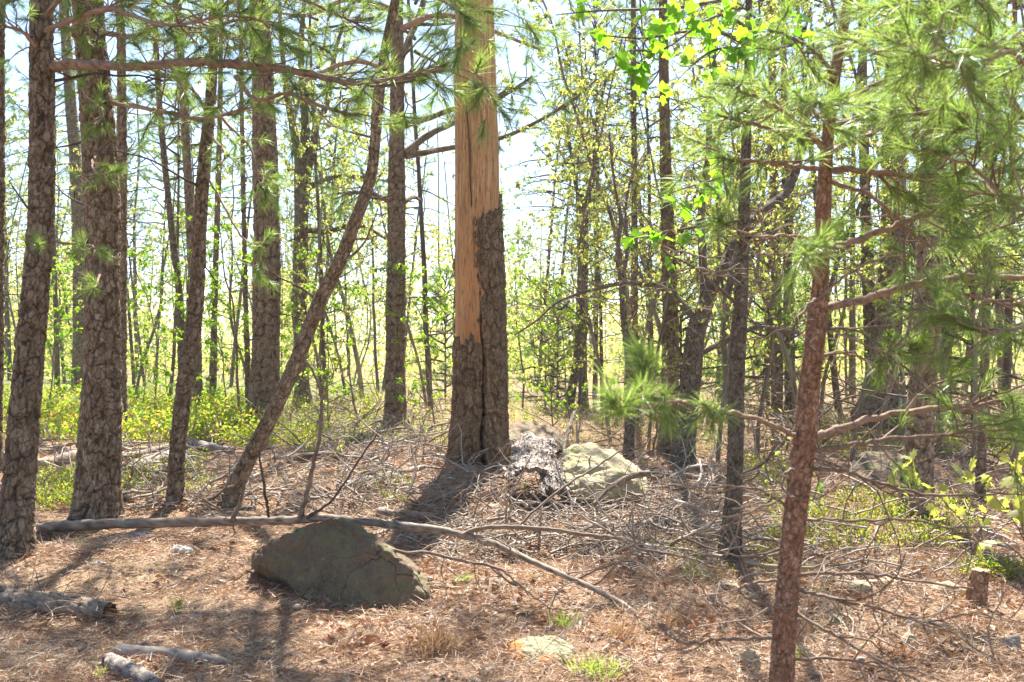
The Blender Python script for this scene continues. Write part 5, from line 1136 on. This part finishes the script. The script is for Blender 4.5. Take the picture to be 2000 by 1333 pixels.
sticks('brushwood', 'tangle of dead grey sticks and twigs on the ground', [(850, (640, 1520), (880, 1110), .09, .65, 1.0), (420, (900, 1400), (940, 1100), .16, .7, 1.1), (480, (240, 800), (860, 1000), .12, .6, 1.1), (300, (60, 380), (860, 1000), .08, .6, 1.1),
        (300, (560, 900), (800, 890), .16, .9, 1.1), (300, (1400, 2000), (880, 1180), .16, .8, 1.0), (150, (0, 2000), (1080, 1330), .02, .25, .8), (260, (850, 2000), (1080, 1330), .04, .35, .8), (160, (0, 2000), (770, 860), .15, 1.0, 1.1)], 33, 'bleached')
sticks('brushwood', 'dark raised tangle of dead branches behind the young pine', [(520, (1420, 2000), (780, 930), .9, 1.1, 1.0), (160, (1180, 1460), (800, 900), .5, 1.0, .9), (120, (620, 900), (790, 850), .4, 1.0, 1.0)], 35, 'twig')
def chips():
    r = np.random.default_rng(34); mb = MB(); P = poly_points(1300, -1, 1, 3.6, 12, r)
    for p in P:
        s_ = r.uniform(.008, .04); a_ = r.uniform(0, 6); e1 = np.array([math.cos(a_), math.sin(a_), r.normal(0, .2)]) * s_; e2 = np.array([-math.sin(a_), math.cos(a_), r.normal(0, .2)]) * s_ * r.uniform(.4, .8); u = np.array([0, 0, s_ * .25]); c = p + np.array([0, 0, .012])
        V = [c - e1, c - e1 * .3 - e2, c + e1 * .8 - e2 * .7, c + e1, c + e1 * .2 + e2, c - e1 * .7 + e2 * .6]; V = V + [v + u for v in V]
        f = [(6, 7, 8), (6, 8, 9), (6, 9, 10), (6, 10, 11)]; q = [(i, (i + 1) % 6, (i + 1) % 6 + 6, i + 6) for i in range(6)]
        k = mb.n; mb.add(V, np.array(f), r.random(), r.random() * .4); mb.F.append((np.array(q) + k, 0))
    tag(link('bark_chips', mb.mesh('bark_chips', M['pale_bark'], False)), 'grey bark chips scattered through the needles', 'bark chips', kind='stuff')
chips()

# ------------------------------------------------------------------ undergrowth
def undergrowth(name, label, regs, seed, mat):
    r = np.random.default_rng(seed); mb = MB()
    for n, xr, yr, h, rad, lf, per in regs:
        for p in Gv(r.uniform(*xr, n), r.uniform(*yr, n)):
            k = r.integers(3, 7)
            for j in range(k):
                d = np.array([r.normal(0, .5), r.normal(0, .5), 1]); hh = h * r.uniform(.5, 1.2); T = wander(p + np.array([r.normal(0, rad * .4), r.normal(0, rad * .4), 0]), d, hh, 4, r, .2)
                tube(mb, T, np.linspace(.003 + hh * .006, .002, 5), 3, .5, 0, cap=False)
                m = max(3, int(per * r.uniform(.5, 1.3))); kk = r.uniform(.8, 4, m); ki = np.minimum(kk.astype(int), 3); fr = (kk - ki)[:, None]
                O = T[ki] * (1 - fr) + T[ki + 1] * fr + r.standard_normal((m, 3)) * hh * .12
                leaves(mb, O, norm(r.standard_normal((m, 3)) + np.array([0, 0, .25])), lf * r.uniform(.6, 1.3, m), r, 1, .5, .9)
    tag(link(name, mb.mesh(name, [M['twig'], M[mat]], False)), label, 'undergrowth', kind='stuff')
undergrowth('undergrowth', 'low bright green leafy plants covering the ground far left',
            [(190, (-40, 520), (765, 872), .5, .5, .075, 22), (60, (80, 200), (935, 1000), .22, .2, .03, 18), (30, (240, 420), (900, 975), .22, .2, .03, 16), (60, (430, 620), (840, 880), .25, .3, .04, 18), (36, (560, 900), (775, 830), .4, .5, .06, 14), (16, (990, 1500), (780, 860), .3, .4, .05, 14)], 41, 'leaf_bush')
undergrowth('undergrowth', 'small green blueberry like plants behind the young pine on the right',
            [(80, (1490, 1720), (975, 1085), .16, .12, .024, 16), (60, (1700, 1900), (980, 1080), .18, .12, .026, 16), (40, (1880, 1990), (1110, 1135), .12, .1, .022, 14), (50, (1440, 1560), (900, 960), .16, .12, .024, 14), (26, (700, 800), (930, 990), .12, .1, .02, 12), (30, (1280, 1560), (1060, 1140), .1, .1, .02, 10), (60, (1600, 2000), (840, 900), .25, .3, .04, 14)], 42, 'leaf_bush')
def grasses():
    r = np.random.default_rng(43); mb = MB(); n = 26000
    P = poly_points(n, -1, 1, 14, 60, r, 1.3); D = norm(np.stack([r.normal(0, .35, n), r.normal(0, .35, n), np.ones(n)], -1))
    needles(mb, P, D, r.uniform(.1, .38, n), .012, .1, r, 0, False, np.clip(.5 + .5 * np.sin(P[:, 0] * .5) * np.sin(P[:, 1] * .3) + r.normal(0, .3, n), 0, 1))
    tag(link('far_grass', mb.mesh('far_grass', M['mix_grass'])), 'thin green and straw grass on the ground under the far trees', 'grass', kind='stuff')
    mb = MB(); n = 9000; P = poly_points(n, -1, 1, 3.6, 12, r); P = P[np.sin(P[:, 0] * 2.3 + 1) * np.sin(P[:, 1] * 1.9) > .25]; n = len(P)
    D = norm(np.stack([r.normal(0, .5, n), r.normal(0, .5, n), np.ones(n)], -1)); needles(mb, P, D, r.uniform(.03, .11, n), .003, .1, r, 0, False)
    tag(link('sparse_grass', mb.mesh('sparse_grass', M['mix_grass'])), 'sparse thin grass blades poking through the needle litter', 'grass', kind='stuff')
M['mix_grass'] = leaf_mat('straw and green grass', [(.40, .26, .17), (.44, .33, .20), (.28, .27, .10), (.12, .20, .03)], [(.55, .38, .24), (.55, .45, .25), (.5, .55, .1), (.4, .6, .04)], .45, .5, .3, 0)
grasses()

# ------------------------------------------------------------------ trees behind: templates, then copies
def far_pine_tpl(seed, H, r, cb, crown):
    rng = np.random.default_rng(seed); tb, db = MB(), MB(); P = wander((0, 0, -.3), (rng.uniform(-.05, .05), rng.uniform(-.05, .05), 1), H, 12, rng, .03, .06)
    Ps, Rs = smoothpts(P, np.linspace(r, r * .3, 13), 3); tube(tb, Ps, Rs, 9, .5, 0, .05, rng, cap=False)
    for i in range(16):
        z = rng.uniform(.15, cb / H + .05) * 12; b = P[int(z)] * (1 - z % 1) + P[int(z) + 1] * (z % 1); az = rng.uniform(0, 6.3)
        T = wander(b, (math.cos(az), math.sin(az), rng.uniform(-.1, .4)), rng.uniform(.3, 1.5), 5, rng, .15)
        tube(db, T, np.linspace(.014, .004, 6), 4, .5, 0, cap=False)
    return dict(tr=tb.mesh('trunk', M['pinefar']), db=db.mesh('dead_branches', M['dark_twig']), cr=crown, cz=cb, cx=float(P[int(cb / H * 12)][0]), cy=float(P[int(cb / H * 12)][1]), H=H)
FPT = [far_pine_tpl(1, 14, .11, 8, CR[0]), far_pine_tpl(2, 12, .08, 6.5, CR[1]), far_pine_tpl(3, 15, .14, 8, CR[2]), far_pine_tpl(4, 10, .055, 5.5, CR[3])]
LTT = []
for s_, kw, lm in [(1, dict(H=8.5, r=.042, nb=26, spread=2.0, nleaf=30, leaf=.062, z0=.3), 'leaf_y'), (2, dict(H=5, r=.035, nb=18, spread=1.4, nleaf=30, leaf=.062), 'leaf_g'), (3, dict(H=11, r=.058, nb=34, spread=2.8, nleaf=32, leaf=.066, crook=.09, z0=.28), 'leaf_y'),
                   (4, dict(H=3.5, r=.02, nb=14, spread=1.0, nleaf=18, leaf=.065, z0=.12), 'leaf_g'), (5, dict(H=9, r=.042, nb=30, spread=2.2, nleaf=20, leaf=.06, crook=.10, z0=.25), 'leaf_y'), (6, dict(H=2.4, r=.014, nb=14, spread=.9, nleaf=11, leaf=.055, z0=.08), 'leaf_y')]:
    tb, cb = leafy_crown(s_ + 100, **kw); LTT.append((tb.mesh('trunk', M['oakfar']), cb.mesh('crown', [M['dark_twig'], M[lm]], False), kw['H']))
def young_pine_tpl():
    rng = np.random.default_rng(12); cb = pine_crown(12, 3.2, 34, 1.25, 8, 34, .14, .007, 1.0, True); tb = MB(); tube(tb, np.array([[0, 0, -.2], [0, 0, 1.2], [.02, 0, 3.4]]), [.035, .025, .006], 7, .5, 0, .05, rng)
    return tb.mesh('trunk', M['pinefar']), cb.mesh('crown', crown_mats, False)
YP = young_pine_tpl()
PLACED = []
LAND = [(0, 'the left edge'), (75, 'the nearest left pine'), (200, 'the thick plated pine'), (385, 'the curved slender pine'), (518, 'the big straight pine'), (775, 'the straight dark pine'), (935, 'the peeled snag'), (1135, 'the forked oak'), (1305, 'the straight brown pine'), (1450, 'the lichen spotted oak'), (1600, 'the red barked young pine'), (1815, 'the thick shaded pine'), (2000, 'the right edge')]
def far_pine(x, y, k, sc, rz, lean=0, st=1.0):
    t = FPT[k]; z = float(ground(x, y)); root = thing('pine_tree', (x, y, z), None, 'tree', 'straight pines standing farther back'); root.rotation_euler = (lean * math.sin(rz), lean, rz); root.scale = (sc, sc, sc * st)
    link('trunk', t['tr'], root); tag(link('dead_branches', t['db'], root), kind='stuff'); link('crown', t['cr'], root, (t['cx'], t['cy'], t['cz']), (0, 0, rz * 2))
    PLACED.append((root, x, y, 'pine'))
def far_leafy(x, y, k, sc, rz, group='young broadleaved trees in spring leaf'):
    t = LTT[k]; z = float(ground(x, y)); root = thing('young_oak', (x, y, z), None, 'tree', group); root.rotation_euler = (0, 0, rz); root.scale = (sc,) * 3
    link('trunk', t[0], root); link('crown', t[1], root); PLACED.append((root, x, y, ('yellow leaved tree' if k in (0, 2, 4, 5) else 'green leaved tree')))
r = np.random.default_rng(2024)
occ = []
def free(x, y, d):
    for a_, b_ in occ:
        if (a_ - x) ** 2 + (b_ - y) ** 2 < d * d: return False
    occ.append((x, y)); return True
def pxat(x, y): return 1000 + x / y * F
# pines drawn from the photograph: px at the foot, depth, template, scale
for px_, Y_, k, sc in [(262, 34, 1, .8), (283, 40, 1, .8), (298, 36, 3, 1.0), (330, 24, 3, .9), (345, 26, 3, .8), (640, 24, 3, 1.1), (660, 30, 1, .8), (712, 26, 1, .9), (735, 27, 1, 1.0), (740, 33, 3, 1), (845, 22, 3, 1.2), (852, 30, 1, .9),
                       (1050, 38, 1, 1), (1075, 33, 1, .9), (1160, 30, 1, 1), (1178, 26, 3, 1), (1205, 40, 0, .8), (1270, 24, 1, .8), (1400, 27, 1, .9), (1470, 30, 1, 1), (1490, 26, 3, 1.1), (1575, 30, 0, .8), (1640, 22, 1, 1), (1665, 28, 0, .9),
                       (1850, 22, 0, 1), (1880, 27, 1, 1.1), (1960, 20, 1, 1.1), (1990, 26, 0, 1), (50, 34, 1, 1), (112, 30, 0, .8), (128, 42, 1, 1), (20, 45, 0, 1), (450, 38, 1, 1), (560, 40, 0, .9), (620, 36, 1, 1), (820, 44, 0, 1), (980, 46, 1, 1), (1015, 35, 3, 1)]:
    if int(px_ * 7 + Y_) % 3 == 0 and Y_ > 25: continue
    x = (px_ - 1000) / F * Y_; occ.append((x, Y_)); far_pine(x, Y_, k, sc, r.uniform(0, 6), r.normal(0, .02), r.uniform(.95, 1.2))
n = 0
while n < 20:
    y = 30 * (2.6 ** r.random()); x = r.uniform(-.62, .62) * y
    if free(x, y, 1.6) and not (950 < pxat(x, y) < 1110 and y < 60): far_pine(x, y, int(r.integers(0, 4)), r.uniform(.75, 1.15), r.uniform(0, 6), r.normal(0, .025)); n += 1
n = 0
while n < 104:
    y = 17.5 * (3.4 ** r.random()); x = r.uniform(-.6, .6) * y; p_ = pxat(x, y)
    if p_ < 700 and r.random() < .25: continue
    k = int(r.choice([0, 1, 2, 3, 4, 5], p=[.26, .10, .26, .08, .22, .08]))
    if p_ < 480 and k in (2,): k = 3
    if 960 < p_ < 1090 and y < 45 and k in (0, 2, 4): k = 5
    if free(x, y, 1.0): far_leafy(x, y, k, r.uniform(.75, 1.2), r.uniform(0, 6)); n += 1
# understorey that the photograph shows nearer: right of the snag and on the right
for px_, Y_, k, sc in [(1195, 15.5, 4, .85), (1265, 14.5, 4, .7), (1400, 13.5, 4, .8), (1480, 14.0, 0, .8), (1560, 15, 2, .75), (1660, 13, 0, .8), (1700, 13.5, 4, .8), (1830, 14.5, 2, .8), (1900, 13.5, 0, .9), (1970, 12.5, 4, .9), (2060, 11, 0, .9), (1760, 16, 1, 1.0),
                       (1340, 17, 2, .8), (700, 17, 3, 1.0), (640, 16.5, 5, 1.0), (850, 16.5, 3, .9), (1080, 16, 5, 1), (1120, 17, 3, .9), (300, 18, 3, 1.0), (450, 19, 3, .9), (90, 19, 3, 1), (-40, 16, 0, .8), (1600, 18, 2, .9), (1420, 19, 2, .8), (1250, 20, 2, .9)]:
    far_leafy((px_ - 1000) / F * Y_, Y_, k, sc, r.uniform(0, 6))
for px_, Y_, sc in [(1065, 26, .9), (1090, 24, .7), (1330, 22, 1.1), (1790, 19, 1.0), (870, 28, 1.0), (1900, 17, 1.1), (1500, 24, 1.3)]:
    x = (px_ - 1000) / F * Y_; root = thing('young_pine', (x, Y_, float(ground(x, Y_))), None, 'tree', 'young green pines in the understorey'); root.scale = (sc,) * 3; root.rotation_euler = (0, 0, px_)
    link('trunk', YP[0], root); link('crown', YP[1], root, (0, 0, .35)); PLACED.append((root, x, Y_, 'bushy young pine'))
# labels: what it is and where it stands among the near trees
ORD = ['first', 'second', 'third', 'fourth', 'fifth', 'sixth', 'seventh', 'eighth', 'ninth', 'tenth', 'eleventh', 'twelfth', 'thirteenth', 'fourteenth', 'fifteenth', 'sixteenth', 'seventeenth', 'eighteenth', 'nineteenth', 'twentieth'] + ['twenty ' + q for q in ('first', 'second', 'third', 'fourth', 'fifth', 'sixth', 'seventh', 'eighth', 'ninth')]
bins = {}
for o, x, y, kd in PLACED:
    p_ = pxat(x, y); b = sum(1 for q, _ in LAND if q <= p_); dist = 'near' if y < 21 else ('middle distance' if y < 34 else 'far')
    bins.setdefault((b, dist, kd), []).append((p_, o))
for (b, dist, kd), L in bins.items():
    L.sort(key=lambda t: t[0])
    for i, (p_, o) in enumerate(L):
        i = min(i, len(ORD) - 1); place = 'left of the view' if b == 0 else ('right of the view' if b >= len(LAND) else 'between %s and %s' % (LAND[b - 1][1].replace('the ', '', 1), LAND[b][1].replace('the ', '', 1)))
        o['label'] = '%s%s %s %s' % ((ORD[i] + ' ') if len(L) > 1 else '', {'near': 'nearer', 'middle distance': 'midway', 'far': 'distant'}[dist], kd, place)

# ------------------------------------------------------------------ the far wood, one mass
def far_wood():
    r = np.random.default_rng(55); tb, lb, nb = MB(), MB(), MB()
    for i in range(190):
        y = r.uniform(58, 120); x = r.uniform(-.85, .85) * y; h = r.uniform(9, 17); P = wander((x, y, -.3), (r.normal(0, .04), 0, 1), h, 5, r, .04); tube(tb, P, np.linspace(.08, .03, 6), 4, r.random(), 0, cap=False)
        n_ = 350; f = r.random(n_); pine = r.random() < .3
        if pine:
            z = h * (.5 + .5 * f); rad = 2.2 * (1 - f) ** .6 + .2
        else:
            z = h * (.12 + .62 * f); rad = 2.6 * np.sin(PI * (.15 + .8 * f)); h *= .7
        az = r.uniform(0, 6.3, n_); rr = rad * np.sqrt(r.random(n_)); c = np.stack([x + rr * np.cos(az), y + rr * np.sin(az), z * (1 if pine else .75)], -1)
        c += .25 * np.round(r.standard_normal((n_, 3)))
        leaves(nb if pine else lb, c, norm(r.standard_normal((n_, 3))), r.uniform(.24, .5, n_), r, 0, .7, .3)
    for i in range(900):
        y = r.uniform(42, 115); x = r.uniform(-.85, .85) * y; n_ = 60; c = np.array([x, y, 0]) + np.stack([r.normal(0, 1.1, n_), r.normal(0, 1.1, n_), np.abs(r.normal(0, 1.8, n_))], -1)
        leaves(lb, c, norm(r.standard_normal((n_, 3))), r.uniform(.15, .34, n_), r, 0, .65, .3)
    V, A, K, Fs = [], [], [], []
    mb = MB(); off = 0
    for k, src in enumerate((tb, lb, nb)):
        for v, a_, c_ in zip(src.V, src.A, src.K): mb.V.append(v); mb.A.append(a_); mb.K.append(c_)
        for f, m in src.F: mb.F.append((f + off, k))
        off += src.n
    mb.n = off
    tag(link('far_wood', mb.mesh('far_wood', [M['pinefar'], M['leaf_y'], M['needle_far']], False)), 'distant mass of yellow green trees and slim trunks closing the view', 'woodland', kind='stuff')
far_wood()

# ------------------------------------------------------------------ haze
def haze():
    me = bpy.data.meshes.new('haze'); bm = bmesh.new(); bmesh.ops.create_cube(bm, size=1); bm.to_mesh(me); bm.free()
    o = link('haze', me, None, (0, 40, 10), (0, 0, 0), (900, 800, 26)); o.location = (0, 30, 11.5)
    m, nt = nodes('haze'); t = NT(nt); v = t.n('ShaderNodeVolumePrincipled'); v.inputs['Color'].default_value = (.93, .96, 1, 1); v.inputs['Density'].default_value = .0006; v.inputs['Anisotropy'].default_value = .35
    ou = t.n('ShaderNodeOutputMaterial'); t.l(v.outputs[0], ou.inputs['Volume']); me.materials.append(m); tag(o, 'thin pale haze in the air of the wood', 'haze', kind='stuff')
haze()
